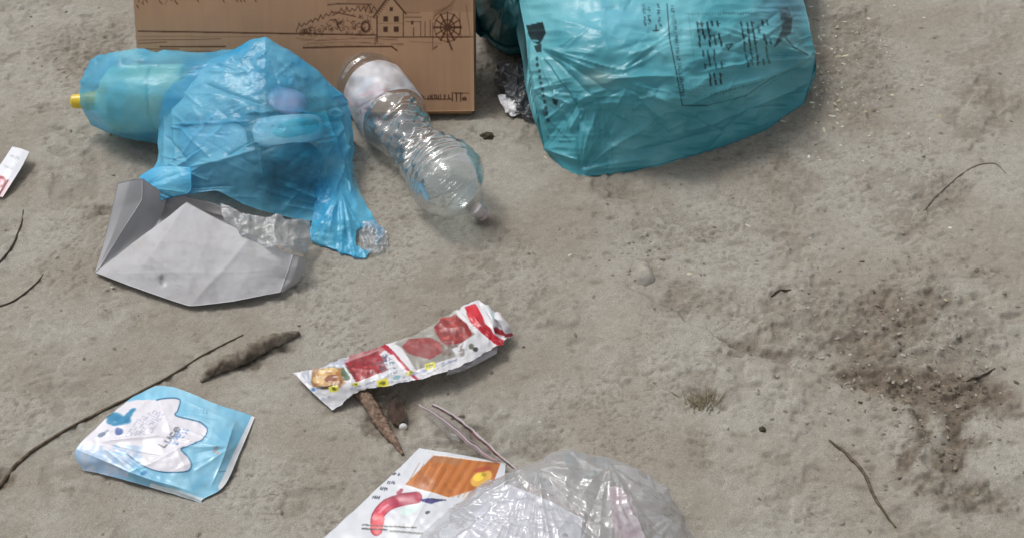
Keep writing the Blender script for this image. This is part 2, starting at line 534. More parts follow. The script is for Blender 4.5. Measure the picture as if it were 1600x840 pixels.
def dirt_shade_field(px, py):
    wx = px + 24 * fbm(px, py, 1 / 45, 4, 5); wy = py + 18 * fbm(px, py, 1 / 38, 4, 9)
    m = np.zeros_like(px)
    for cx, cy, rx, ry, rot, a in ((1370, 510, 120, 70, -15, .62), (1440, 560, 170, 110, 0, .34), (1250, 480, 110, 60, 0, .3), (1450, 470, 45, 40, 20, .62), (1300, 500, 60, 40, 0, .45),
                                   (1510, 775, 110, 34, 12, .6), (1490, 715, 40, 50, 0, .7), (1560, 625, 50, 30, 0, .6), (1425, 700, 22, 60, 15, .55), (1200, 550, 110, 12, 6, .55), (1110, 622, 42, 16, 0, .5), (1085, 600, 50, 40, 0, .3), (850, 690, 50, 34, 0, .42),
                                   (606, 640, 50, 44, 0, .62), (1480, 300, 60, 36, -15, .38), (1330, 110, 90, 100, 0, .42), (1090, 470, 90, 40, 0, .4),
                                   (140, 85, 90, 60, 0, .38), (780, 130, 60, 60, 0, .4), (760, 212, 40, 16, 0, .3), (1550, 130, 90, 120, 0, .2), (745, 690, 45, 35, 30, .45),
                                   (10, 750, 25, 22, 0, .7), (400, 552, 80, 16, -22, .5), (1060, 350, 120, 30, 0, .3), (960, 300, 60, 20, 0, .3), (1100, 700, 30, 40, 0, .35), (150, 330, 40, 14, 0, .4), (1530, 430, 40, 12, 0, .4)):  # the tilted ellipse under the muddy stick paints its soft shadow
        a_ = radians(rot); X, Y = wx - cx, wy - cy
        u = (X * cos(a_) + Y * sin(a_)) / rx; v = (-X * sin(a_) + Y * cos(a_)) / ry
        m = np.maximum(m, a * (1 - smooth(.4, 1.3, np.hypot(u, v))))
    w2x = px + 9 * fbm(px, py, 1 / 16, 4, 15); w2y = py + 7 * fbm(px, py, 1 / 14, 4, 19)
    core = [(1296, 575), (1340, 560), (1400, 566), (1470, 572), (1530, 585), (1572, 596), (1580, 615), (1556, 640), (1520, 648), (1504, 676), (1550, 686), (1538, 700), (1500, 704), (1506, 726), (1478, 730), (1480, 690), (1470, 660), (1440, 640), (1380, 622), (1320, 606)]
    cd, _ = polydist(w2x, w2y, core + core[:1]); sd = np.where(inpoly(w2x, w2y, core), cd, -cd)
    m = np.maximum(m, .95 * smooth(-16, 20, sd))
    cd, _ = polydist(w2x, w2y, [(1440, 640), (1440, 690), (1412, 730)]); m = np.maximum(m, .75 * (1 - smooth(3, 22, cd)))
    g = fbm(px, py * 1.5, 1 / 11, 5, 21, .7)
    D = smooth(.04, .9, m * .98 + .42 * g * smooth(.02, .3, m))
    sp = smooth(.30, .5, fbm(px, py * 2.0, 1 / 9, 3, 61))
    zone = .22 + .9 * smooth(.1, .4, m) + .5 * smooth(.05, .4, fbm(px, py, 1 / 130, 2, 66))
    sp2 = smooth(.34, .5, fbm(px, py * 2.2, 1 / 5.5, 2, 71))
    rz = np.clip(1.25 * m + .45 * smooth(-.05, .35, fbm(px, py, 1 / 95, 3, 87)), 0, 1)
    ter = fbm(px + 6 * fbm(px, py, 1 / 14, 2, 90), py * 1.5, 1 / 24, 4, 91)
    D = np.maximum(D, rz * .62 * (1 - smooth(-.22, -.02, ter)))
    return np.clip(np.maximum(D, np.maximum(.62 * sp, .6 * sp2) * np.clip(zone, 0, 1)), 0, 1), rz * (smooth(-.10, .03, ter) - .6) + .4 * rz * (smooth(.12, .2, ter))

def polydist(px, py, pts):
    best = np.full_like(px, 1e9); sgn = np.zeros_like(px)
    for (x0, y0), (x1, y1) in zip(pts[:-1], pts[1:]):
        dx, dy = x1 - x0, y1 - y0
        t = np.clip(((px - x0) * dx + (py - y0) * dy) / (dx * dx + dy * dy), 0, 1)
        ex, ey = px - x0 - t * dx, py - y0 - t * dy
        d = np.hypot(ex, ey); k = d < best
        best = np.where(k, d, best); sgn = np.where(k, np.sign(dx * ey - dy * ex), sgn)
    return best, sgn

def build_ground():
    xs = np.arange(-.93, .931, .0021); ys = np.arange(.74, 1.99, .0024)
    tail = np.cumsum(.004 * 1.35 ** np.arange(28))
    tail = tail[tail < 60]
    X1 = np.concatenate([xs[0] - tail[::-1], xs, xs[-1] + tail]); Y1 = np.concatenate([ys[0] - tail[::-1], ys, ys[-1] + tail])
    X, Y = np.meshgrid(X1, Y1)
    dens = (X > -1.0) & (X < 1.0) & (Y > .70) & (Y < 2.05)
    Z = gh(X, Y)
    Yp = np.maximum(Y, .3)
    px, py = proj(np.stack([X, Yp, 0 * X], -1))
    px = np.clip(px, -800, 2400); py = np.clip(py, -800, 1600)
    D, crust = dirt_shade_field(px, py)
    det = .0020 * fbm(X, Y, 13, 3, 3) + .0008 * fbm(X * .8, Y, 75, 3, 8)
    rough = .22 + 1.1 * D + .35 * smooth(0, .4, fbm(X, Y, 5, 2, 31))
    det += rough * .0021 * fbm(X, Y * 1.2, 150, 3, 14)
    det += .0034 * crust
    det -= .0024 * D
    # ledge where a smooth crust of sand ends against the loose brown soil
    ld, ls = polydist(px + 8 * fbm(px, py, 1 / 30, 3, 77), py + 8 * fbm(px, py, 1 / 25, 3, 78), [(930, 430), (1060, 490), (1150, 545), (1250, 580), (1330, 608), (1420, 632), (1452, 690)])
    s = ld * ls
    det += .0050 * smooth(-5, 6, s) * np.exp(-(np.maximum(s, 0) / 90) ** 2) * smooth(900, 1010, px)
    det -= .0022 * np.exp(-((s + 6) / 7) ** 2) * smooth(900, 1010, px) * (.4 + .8 * (fbm(px, py, 1 / 20, 2, 4) > 0))
    for cx, cy, r, a in ((845, 690, 45, -.008), (610, 650, 40, -.007), (1090, 640, 55, -.004), (720, 690, 40, -.006), (1560, 560, 40, -.006), (1310, 300, 60, -.004), (250, 230, 70, -.005), (1480, 300, 50, -.006), (960, 440, 40, .004)):
        det += a * np.exp(-((px - cx) ** 2 + ((py - cy) * 1.4) ** 2) / r ** 2)
    Z = Z + np.where(dens, det, det * .3)
    # little pits, crumbs pressed in, drag marks
    rng = np.random.default_rng(5)
    ox = len(tail); oy = len(tail)
    for k in range(2000):
        u = rng.random()
        if u < .5: cx, cy = rng.uniform(-.9, .9), rng.uniform(.78, 1.93)
        elif u < .8:
            q = at(rng.normal(1400, 130), rng.normal(540, 150)); cx, cy = q[0], q[1]
        elif u < .9:
            q = at(rng.normal(120, 90), rng.normal(90, 60)); cx, cy = q[0], q[1]
        else:
            q = at(rng.normal(1000, 120), rng.normal(400, 60)); cx, cy = q[0], q[1]
        if not (-.9 < cx < .9 and .77 < cy < 1.95): continue
        r = rng.uniform(.0018, .0042) * (1.6 if rng.random() < .08 else 1); e = rng.uniform(1, 2.6); a = rng.uniform(-.5, .5)
        amp = rng.choice([-1, -1, 1]) * rng.uniform(.0006, .0020)
        i0 = oy + int((cy - ys[0]) / .0024); j0 = ox + int((cx - xs[0]) / .0021)
        w = int(r * e * 2.4 / .0021) + 2
        i1, i2, j1, j2 = max(0, i0 - w), i0 + w + 1, max(0, j0 - w), j0 + w + 1
        dx = X[i1:i2, j1:j2] - cx; dy = Y[i1:i2, j1:j2] - cy
        uu = (dx * cos(a) + dy * sin(a)) / (r * e); vv = (-dx * sin(a) + dy * cos(a)) / r
        Z[i1:i2, j1:j2] += amp * np.exp(-(uu * uu + vv * vv) ** 1.3)
        if amp < 0 and rng.random() < .35:
            D[i1:i2, j1:j2] = np.maximum(D[i1:i2, j1:j2], .55 * np.exp(-(uu * uu + vv * vv)))
    V = np.stack([X, Y, Z], -1)
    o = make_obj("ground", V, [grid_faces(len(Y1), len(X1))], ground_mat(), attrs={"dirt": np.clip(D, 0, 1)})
    o["kind"] = "structure"
    o["label"] = "damp grey sandy ground with dents and patches of loose brown soil"
    return X1, Y1, Z

GX, GY, GZ = build_ground()
def gz(x, y):
    i = np.clip(np.searchsorted(GY, y) - 1, 0, len(GY) - 2); j = np.clip(np.searchsorted(GX, x) - 1, 0, len(GX) - 2)
    return GZ[i, j]

def on(px, py, dz=0.0):
    """point on the real relief"""
    p = at(px, py, 0.0); px2, py2 = px, py
    z = gz(p[0], p[1])
    return np.array([p[0], p[1], z + dz])

# ------------------------------------------------------------------ the cardboard box
M_CARD = paper_mat("cardboard", rough=.8, dirt=.12, bmp=.3, spec=.2, scale=25)
def build_box():
    INK = (72, 42, 28); CB = (184, 145, 114)
    th = radians(30)
    BL = at(221, 176, .012); BR = at(741, 174, .012)
    BL[2] = BR[2] = (BL[2] + BR[2]) / 2
    u = (BR - BL); W = np.linalg.norm(u); u /= W
    back = np.cross(np.array([0, 0, 1.0]), u); back /= np.linalg.norm(back)
    v = back * sin(th) + np.array([0, 0, 1.0]) * cos(th)
    nrm = np.cross(u, v); nrm /= np.linalg.norm(nrm)          # towards the viewer
    if nrm[1] > 0: nrm = -nrm
    HH, DD = .30, .09
    pr = Print(190, -160, 770, 200, CB)
    ln = lambda pts, w=1.6, a=.85: pr.line(pts, w, INK, a)
    # far landscape lines
    ln([(216, 49), (290, 50), (470, 53), (588, 55)], 2.2); ln([(216, 63), (300, 62), (345, 61)], 1.2, .5); ln([(216, 68), (260, 66)], 1.4, .6)
    ln([(250, 73), (352, 73)], 2.0, .8); ln([(220, 77), (280, 77)], 1.2, .6); ln([(216, 83), (330, 80)], 1.2, .5); ln([(216, 57), (420, 58)], 1.0, .3)
    # smudged print at the top left
    r = np.random.default_rng(3)
    for k in range(46):
        x = r.uniform(216, 285); y = r.uniform(-40, 14 - (x - 216) * .12)
        pr.line([(x, y), (x + r.uniform(-6, 6), y - r.uniform(2, 9))], r.uniform(1, 2.4), INK, .55)
    for x in (305, 345, 366, 372, 378, 395): ln([(x, -6), (x + 5, 3)], 2, .6)
    # hedges and trees
    pts = [(463, 50)]
    for k in range(60):
        t = k / 59; x = 463 + t * 125
        y = 48 - 30 * math.sin(min(1, t * 1.3) * 1.4) - 8 * abs(math.sin(k * .8)) + r.uniform(-3, 3)
        pts.append((x, y))
    ln(pts, 1.5, .7)
    for k in range(120):
        x = r.uniform(470, 586); y = r.uniform(50 - (x - 463) * .28, 53)
        q = r.uniform(0, 6.28); ln([(x, y), (x + 4 * cos(q), y + 3 * sin(q)), (x + 5 * cos(q + 1), y + 5 * sin(q + 1))], 1.1, .5)
    ln([(512, 8), (530, 6), (580, 7)], 2, .7); ln([(520, 24), (528, 20), (555, 26)], 2, .7); ln([(515, 32), (524, 31), (532, 48)], 2, .7)
    for k in range(26):
        q = k * .6; ln([(571 + 8 * cos(q), 42 + 10 * sin(q)), (571 + 6 * cos(q + 1.4), 42 + 8 * sin(q + 1.4))], 1.2, .6)
    pr.poly([(590, 24), (608, -2), (612, -2), (629, 19), (740, 19), (735, -30), (560, -30), (540, 4)], INK, .12)
    # gabled house
    pr.poly([(589, 57), (589, 25), (609, -3), (630, 18), (630, 57)], (182, 146, 112), .6)
    ln([(583, 27), (609, -8), (634, 22)], 2.6, .8); ln([(589, 25), (589, 66)], 2.2, .85); ln([(630, 18), (630, 57)], 1.6, .8); ln([(592, 37), (629, 37)], .9, .35)
    for k in range(10): ln([(584 + k * 2.5, 27 - k * 3.4), (588 + k * 2.5, 29 - k * 3.4)], 1.5, .6)
    for x, y, w, h in ((602.5, 30, 7, 8.5), (619, 30, 7.5, 8.5), (602.5, 46, 7, 8.5), (619, 46, 7.5, 8.5), (611.5, 14.5, 5, 6)):
        pr.poly([(x - w / 2, y - h / 2), (x + w / 2, y - h / 2), (x + w / 2, y + h / 2), (x - w / 2, y + h / 2)], INK, .95)
    # long mill building beside it
    ln([(632, 20), (656, 20)], 1.2, .5); ln([(632, 27), (658, 27)], 1.6, .6); ln([(634, 34), (657, 34)], 1.2, .55); ln([(657, 34), (657, 57)], 1.4, .6); ln([(664, 34), (664, 57)], 1.4, .6); ln([(672, 32), (672, 57)], 1.3, .6)
    pr.poly([(642, 33), (646, 33), (646, 39), (642, 39)], INK, .85); ln([(646, 44), (646, 56)], 2, .6)
    ln([(588, 58), (740, 58)], 1.9, .8)
    # water wheel
    cx, cy = 699, 43
    for k in range(13):
        a = k * 2 * pi / 12; ln([(cx + 4 * cos(a), cy + 4 * sin(a)), (cx + 21 * cos(a), cy + 23 * sin(a))], 2.0 if k % 2 else 3.0, .8)
        ln([(cx + 21 * cos(a), cy + 23 * sin(a)), (cx + 21 * cos(a + .5), cy + 23 * sin(a + .5))], 1.6, .6)
        ln([(cx + 11 * cos(a), cy + 12 * sin(a)), (cx + 11 * cos(a + .4), cy + 12 * sin(a + .4))], 2, .7)
    pr.ell(cx, cy, 3, 3, INK, .8)
    for k in range(8): ln([(676 + k * .3, 32 - k * 2), (680 + k * 3, 24 - k * 2), (706 + k, 16 - k * 3)], .9, .3)
    ln([(718, 20), (720, 60)], 2, .35); ln([(728, 8), (735, 56)], 2, .3); ln([(676, 36), (676, 78)], 1.4, .5); ln([(700, 62), (706, 78)], 3, .7); ln([(678, 76), (683, 72)], 2, .7)
    # stream
    ln([(474, 75), (510, 74), (560, 73), (612, 73), (620, 79)], 2.6, .8); ln([(462, 60), (500, 64), (560, 60), (620, 62)], 1.0, .4); ln([(480, 68), (540, 66), (600, 69)], 1.0, .35); ln([(640, 65), (690, 68)], 1, .35)
    ln([(586, 58), (586, 70)], 1.5, .6)
    for k in range(24):
        x = r.uniform(470, 620); y = r.uniform(58, 74); ln([(x, y), (x + r.uniform(5, 20), y + r.uniform(-1, 1))], .9, .35)
    # more of the picture above the frame
    for k in range(90):
        x = r.uniform(480, 735); y = r.uniform(-60, -4); q = r.uniform(0, 6.28)
        ln([(x, y), (x + 7 * cos(q), y + 4 * sin(q))], 1.4, .5)
    # small lettering low on the right
    pr.tiny(640, 157, 3.2, -.05, 0, -8.5, 20, 1.7, INK, .85, 12)
    ln([(664, 155), (705, 155)], 2.2, .7)
    pr.text("ITT", 704, 146, 5.2, 0, 0, 12, 1.9, INK, .9, 1.25); pr.text("e", 722, 150, 7, 0, 0, 7, 1.8, INK, .8)
    ln([(706, 145), (733, 146)], 1.4, .6)
    root = thing("cardboard_box", "brown cardboard box printed with a mill house and water wheel, behind the blue bag", "box", (BL + BR) / 2)
    c0 = BL.copy()
    nu, nv = 560, 260
    S, T = np.meshgrid(np.linspace(0, 1, nu), np.linspace(0, 1, nv))
    flare = -.006 * T                                       # the panel opens a little towards the top
    P = c0 + u * (S * W + (S - .5) * 2 * flare * 0)[..., None] + v * (T * HH)[..., None]
    wav = .0016 * fbm(S * 3, T * 2, 1.3, 3, 6) * (1 - np.abs(2 * S - 1) ** 6)
    P = P + nrm * (.0022 + wav)[..., None]
    px, py = proj(P)
    C = lin(pr.sample(px, py))
    C *= (1 + .06 * fbm(S * 40, T * 3, 2, 3, 9))[..., None]
    edge = smooth(.988, .993, S) + smooth(.004, .0015, S)
    C = C * (1 - .28 * edge[..., None]) + .28 * edge[..., None] * lin((196, 170, 140))
    sheet_obj("front_panel", P[::-1], M_CARD, root, C[::-1], back=CB, thick=.004)
    def slab(name, o, a, b, t):
        n = np.cross(a, b); n /= np.linalg.norm(n)
        S2, T2 = np.meshgrid(np.linspace(0, 1, 24), np.linspace(0, 1, 16))
        Q = o + a * S2[..., None] + b * T2[..., None] + n * (.0009 * fbm(S2 * 4, T2 * 4, 1, 2, 5))[..., None]
        sheet_obj(name, Q, M_CARD, root, np.tile(lin((164, 128, 96)), (16, 24, 1)), back=(164, 128, 96), thick=t)
    d = -nrm * DD
    off = -nrm * .003
    slab("side_panel", c0 + off + u * .002, d, v * HH, .004)
    slab("side_panel", c0 + off + u * (W - .002), d, v * HH, .004)
    slab("bottom_panel", c0 + off + u * .004, u * (W - .008), d, .004)
    slab("top_panel", c0 + off + u * .004 + v * HH, u * (W - .008), d, .004)
    slab("back_panel", c0 + d + off + u * .004 + v * .003, u * (W - .008), v * (HH - .006), .004)
    for o in root.children:                                  # back foot stays on the sand
        pass
build_box()

# ------------------------------------------------------------------ the big turquoise bag
def bag_colour(P, px, py, base, light, seed):
    t = smooth(-.3, .5, fbm(px, py, 1 / 70, 3, seed))
    return lin(base) * (1 - t[..., None]) + lin(light) * t[..., None]

M_BAG = film_mat("turquoise_polythene", rough=.33, transl=.24, spec=.5, tint=(.2, .6, .65), bmp=.4, scale=30, stretch=(1, 2.2, 1))
def build_big_bag():
    net = [[(815, -40, 0), (900, -50, 0), (1000, -52, 0), (1100, -50, 0), (1190, -40, 0), (1262, -10, 0)],
           [(805, -95, .08), (900, -118, .10), (1000, -122, .11), (1100, -118, .11), (1195, -95, .09), (1265, -60, .06)],
           [(805, -40, .125), (900, -60, .165), (1000, -66, .178), (1100, -60, .178), (1190, -45, .16), (1252, -20, .10)],
           [(820, 48, .118), (900, 48, .152), (1000, 45, .165), (1100, 40, .165), (1190, 35, .15), (1264, 36, .092)],
           [(829, 118, .078), (900, 135, .105), (1000, 140, .118), (1100, 132, .118), (1195, 110, .104), (1273, 80, .066)],
           [(842, 185, .035), (905, 204, .050), (1000, 200, .060), (1100, 184, .060), (1190, 160, .052), (1270, 112, .034)],
           [(850, 234, .0), (903, 273, .0), (1000, 264, .0), (1100, 238, .0), (1188, 205, .0), (1256, 162, .0)]]
    nv, nu = 300, 380
    P = patch(net, nv, nu)
    n = up_normals(P)
    px, py = proj(P)
    rng = np.random.default_rng(21)
    L = []
    L += radial(940, 110, 70, 210, 15, 120, 16, .0022, 4, rng)
    L += radial(845, 75, 8, 130, 10, 75, 14, .0032, 3.0, rng)
    L += radial(1268, 88, 8, 220, 140, 200, 16, .0034, 3.4, rng)
    L += radial(905, 268, 8, 150, -95, -5, 14, .0034, 3.6, rng)
    L += radial(840, 140, 5, 90, -20, 60, 8, .0024, 2.6, rng)
    L += radial(930, 110, 55, 150, 70, 165, 22, .0024, 2.4, rng) + radial(950, 125, 30, 130, -40, 25, 10, .0026, 2.8, rng)
    L += [(1060, 168, 1270, 90, .0046, 6), (850, 95, 862, 230, .004, 4), (950, 122, 1065, 122, .004, 4), (905, 260, 1180, 195, -.004, 6), (852, 232, 905, 250, .005, 5),
          (1080, 205, 1262, 130, .004, 5), (960, 60, 860, 30, .003, 5), (980, 90, 1060, 60, .0034, 4), (830, 60, 850, 180, .003, 4)]
    for k in range(46):
        x = rng.uniform(860, 1250); y = rng.uniform(-20, 250); a = rng.normal(-.32, .35); s = rng.uniform(25, 120)
        L.append((x, y, x + s * cos(a), y + s * sin(a), rng.uniform(-.0024, .0026), rng.uniform(2, 5)))
    for k in range(70):
        x = rng.uniform(850, 1255); y = rng.uniform(60, 255); a = rng.normal(-.35, .5); s = rng.uniform(15, 80)
        L.append((x, y, x + s * cos(a), y + s * sin(a), rng.uniform(-.0014, .0017), rng.uniform(1.4, 2.4)))
    D = crease(px, py, L)
    D *= 1.3
    D += .0085 * fbm(px, py * 1.4, 1 / 75, 3, 4) + .0020 * ridged(px * .5 + py * .25, py * 1.3, 1 / 26, 2, 8)
    edge = np.minimum(1, np.minimum(np.arange(nv)[:, None], (nv - 1 - np.arange(nv))[:, None]) / 14.0) * np.minimum(1, np.minimum(np.arange(nu)[None], (nu - 1 - np.arange(nu))[None]) / 12.0)
    P = P + n * (D * (.25 + .75 * edge))[..., None]
    P[..., 2] = np.maximum(P[..., 2], gh(P[..., 0], P[..., 1]) - .003)
    px, py = proj(P)
    INK = (0, 0, 0)
    pr = Print(790, -140, 1300, 290, (1, 1, 1))
    # lettering printed sideways on the film
    for x0, y0, rows, cols, al in ((1088, 36, 4, 5, .95), (1098, 80, 3, 4, .85), (1158, 36, 4, 6, .9), (1164, 76, 3, 5, .75), (1108, 116, 2, 3, .95)):
        for q in range(rows):
            for k in range(cols):
                if rng.random() < .14: continue
                x = x0 + k * 8.2 + q * 1.6 + rng.uniform(-1, 1); y = y0 + q * 10 + k * -.6 + rng.uniform(-1, 1); h = rng.uniform(5, 8.5)
                pr.line([(x, y), (x + 1.2, y + h)], 3.3, INK, al * rng.uniform(.8, 1))
                if rng.random() < .5: pr.line([(x, y + rng.uniform(0, h)), (x + 4.5, y + rng.uniform(0, h) * .5)], 1.8, INK, al * .8)
    for x in (1003, 1010, 1026):
        pr.tiny(x, 8, .35, 4.0, 5, 0, 9, 2.0, INK, .65, x)
    pr.line([(1042, 6), (1046, 60), (1056, 110), (1066, 165), (1105, 165)], 2.0, INK, .8)
    pr.tiny(1047, 10, .5, 4.1, 6, -1, 36, 2.0, INK, .6, 91)
    pr.line([(1075, 20), (1085, 100)], 1.0, INK, .35)
    pr.line([(1070, 22), (1205, 20)], 1.4, INK, .4); pr.line([(1105, 165), (1165, 150), (1212, 118)], 1.6, INK, .5); pr.tiny(1112, 152, 4.5, -1.2, 0, -6, 12, 1.4, INK, .5, 401); pr.tiny(1082, 20, 4.4, -.1, 0, 6, 24, 1.3, INK, .4, 402)
    pr.line([(1134, 70), (1138, 78), (1144, 69), (1134, 70)], 1.8, INK, .8)
    pr.text("T", 1021, 48, 8, 0, 0, -9, 2.2, INK, .9)
    for k in range(9): pr.tiny(1070 + k * 4, 130, .3, 5, 4, 0, 5, 1.0, INK, .22, 300 + k)
    # bold marks at the two ends
    pr.poly([(1216, 14), (1230, 10), (1238, 30), (1236, 52), (1226, 60), (1208, 76), (1214, 62), (1222, 46), (1220, 30)], INK, .8); pr.mottle(1200, 5, 1245, 80, (1, 1, 1), 1 / 9, .6, 7, .1)
    pr.line([(1228, 60), (1240, 74), (1262, 86)], 3, INK, .6)
    pr.poly([(822, 40), (848, 34), (853, 52), (848, 62), (842, 70), (832, 66), (826, 56)], INK, .95)
    pr.ell(836, 64, 6, 2, (1, 1, 1), .8); pr.poly([(834, 72), (846, 68), (846, 82), (838, 82)], INK, .9)
    for k in range(11): pr.ell(838 + k * 1.9 + rng.uniform(-1, 1), 92 + k * 9.6, 2.6, 3.4, INK, .8)
    pr.poly([(862, 154), (872, 156), (870, 166), (864, 162)], INK, .9); pr.ell(852, 176, 4, 6, INK, .6); pr.line([(858, 190), (890, 220)], 2, INK, .4)
    K = pr.sample(px, py)[..., :1]
    base = bag_colour(P, px, py, (84, 170, 184), (122, 200, 212), 5)
    # paler packaging pressed against the film from inside
    c1 = np.exp(-((px - 960) / 75) ** 2 - ((py - 25) / 45) ** 2)[..., None]
    base = base * (1 - .7 * c1) + .7 * c1 * lin((110, 196, 220))
    c2 = np.exp(-((px - 935) / 26) ** 2 - ((py - 122) / 14) ** 2)[..., None]
    base = base * (1 - .5 * c2) + .5 * c2 * lin((150, 160, 148))
    c3 = np.exp(-((px - 1225) / 40) ** 2 - ((py - 10) / 30) ** 2)[..., None]
    base = base * (1 - .5 * c3) + .5 * c3 * lin((70, 130, 175))
    C = base * K + (1 - K) * lin((14, 26, 34))
    o = closed_obj("rubbish_bag", P, M_BAG, None, C, inset=.03)
    tag(o, "large full turquoise plastic rubbish bag with black print, right of the cardboard box", "rubbish bag")

build_big_bag()

def build_second_bag():
    net = [[(735, -60, 0), (775, -62, 0), (810, -62, 0), (850, -60, 0)],
           [(728, -120, .09), (770, -135, .12), (815, -135, .13), (860, -120, .1)],
           [(734, -40, .10), (772, -35, .135), (812, -30, .14), (850, -25, .10)],
           [(742, 15, .07), (775, 28, .09), (810, 35, .095), (842, 35, .08)],
           [(752, 48, .02), (782, 66, .022), (810, 74, .025), (838, 66, .02)]]
    P = patch(net, 110, 110); n = up_normals(P); px, py = proj(P)
    rng = np.random.default_rng(8)
    L = radial(790, -10, 5, 80, 0, 350, 26, .0045, 3.5, rng)
    P = P + n * (crease(px, py, L) + .008 * fbm(px, py, 1 / 30, 3, 2))[..., None]
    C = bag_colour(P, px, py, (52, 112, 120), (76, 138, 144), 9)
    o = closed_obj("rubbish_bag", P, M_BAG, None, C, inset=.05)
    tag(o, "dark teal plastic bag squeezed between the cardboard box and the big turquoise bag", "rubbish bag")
build_second_bag()

# ------------------------------------------------------------------ the light blue carrier bag and what is in it
M_BLUE = film_mat("light_blue_film", rough=.26, transl=.30, spec=.55, tint=(.84, .95, .985), bmp=.55, scale=46, stretch=(1, 2, 1), facing=.12)
M_CLEAR = clear_mat("clear_film", body=.25, gloss=.12, rough=.25)
BAG = {}
def bag_at(px, py, off):
    """points a little under the bag's skin, found by their place on the bag"""
    N = BAG['N']; nv, nu = 140, 160
    Wv = cr_weights(nv, N.shape[0]); Wu = cr_weights(nu, N.shape[1])
    P = np.einsum('ai,ijk,bj->abk', Wv, N, Wu); n = up_normals(P); qx, qy = proj(P)
    Q = P[20:].reshape(-1, 3); M = n[20:].reshape(-1, 3); qx = qx[20:].ravel(); qy = qy[20:].ravel()
    out = np.zeros(px.shape + (3,))
    for i in np.ndindex(px.shape):
        d = (qx - px[i]) ** 2 + (qy - py[i]) ** 2
        k = np.argpartition(d, 6)[:6]; w = 1 / (d[k] + .5); w /= w.sum()
        m = (M[k] * w[:, None]).sum(0); m /= np.linalg.norm(m)
        out[i] = (Q[k] * w[:, None]).sum(0) - m * off[i]
    return out

def pillow(name, cx, cy, rx, ry, rot, off, thick, mat, parent=None, sq=2.0, drop=.006, dish=0.0):
    """a flattish packet lying just under the bag's skin"""
    nr, na = 12, 40
    r = np.linspace(.02, 1, nr)[:, None]; a = np.linspace(0, 2 * pi, na, endpoint=False)[None]
    c, s_ = np.cos(a), np.sin(a); rho = r / (np.abs(c) ** sq + np.abs(s_) ** sq) ** (1 / sq)
    u, v = rho * c * rx, rho * s_ * ry; q = radians(rot)
    px = cx + u * cos(q) - v * sin(q); py = cy + u * sin(q) + v * cos(q)
    top = bag_at(px, py, off + drop * r ** 4 + dish * (1 - smooth(.7, .85, r)) + 0 * a)
    bot = bag_at(px, py, off + drop + thick * (1 - r ** 3) + .0015 + 0 * a)
    V = np.concatenate([top.reshape(-1, 3), bot.reshape(-1, 3), top[0].mean(0, keepdims=True), bot[0].mean(0, keepdims=True)])
    f1 = grid_faces(nr, na, 0, False, True); f2 = grid_faces(nr, na, nr * na, True, True)
    i = np.arange(na); j = (i + 1) % na; e = (nr - 1) * na; h = nr * na
    f3 = np.stack([e + i, e + j, h + e + j, h + e + i], -1)
    tri = np.concatenate([np.stack([np.full(na, 2 * h), j, i], -1), np.stack([np.full(na, 2 * h + 1), h + i, h + j], -1)])
    return make_obj(name, V, [np.concatenate([f1, f2, f3]), tri], mat, parent)

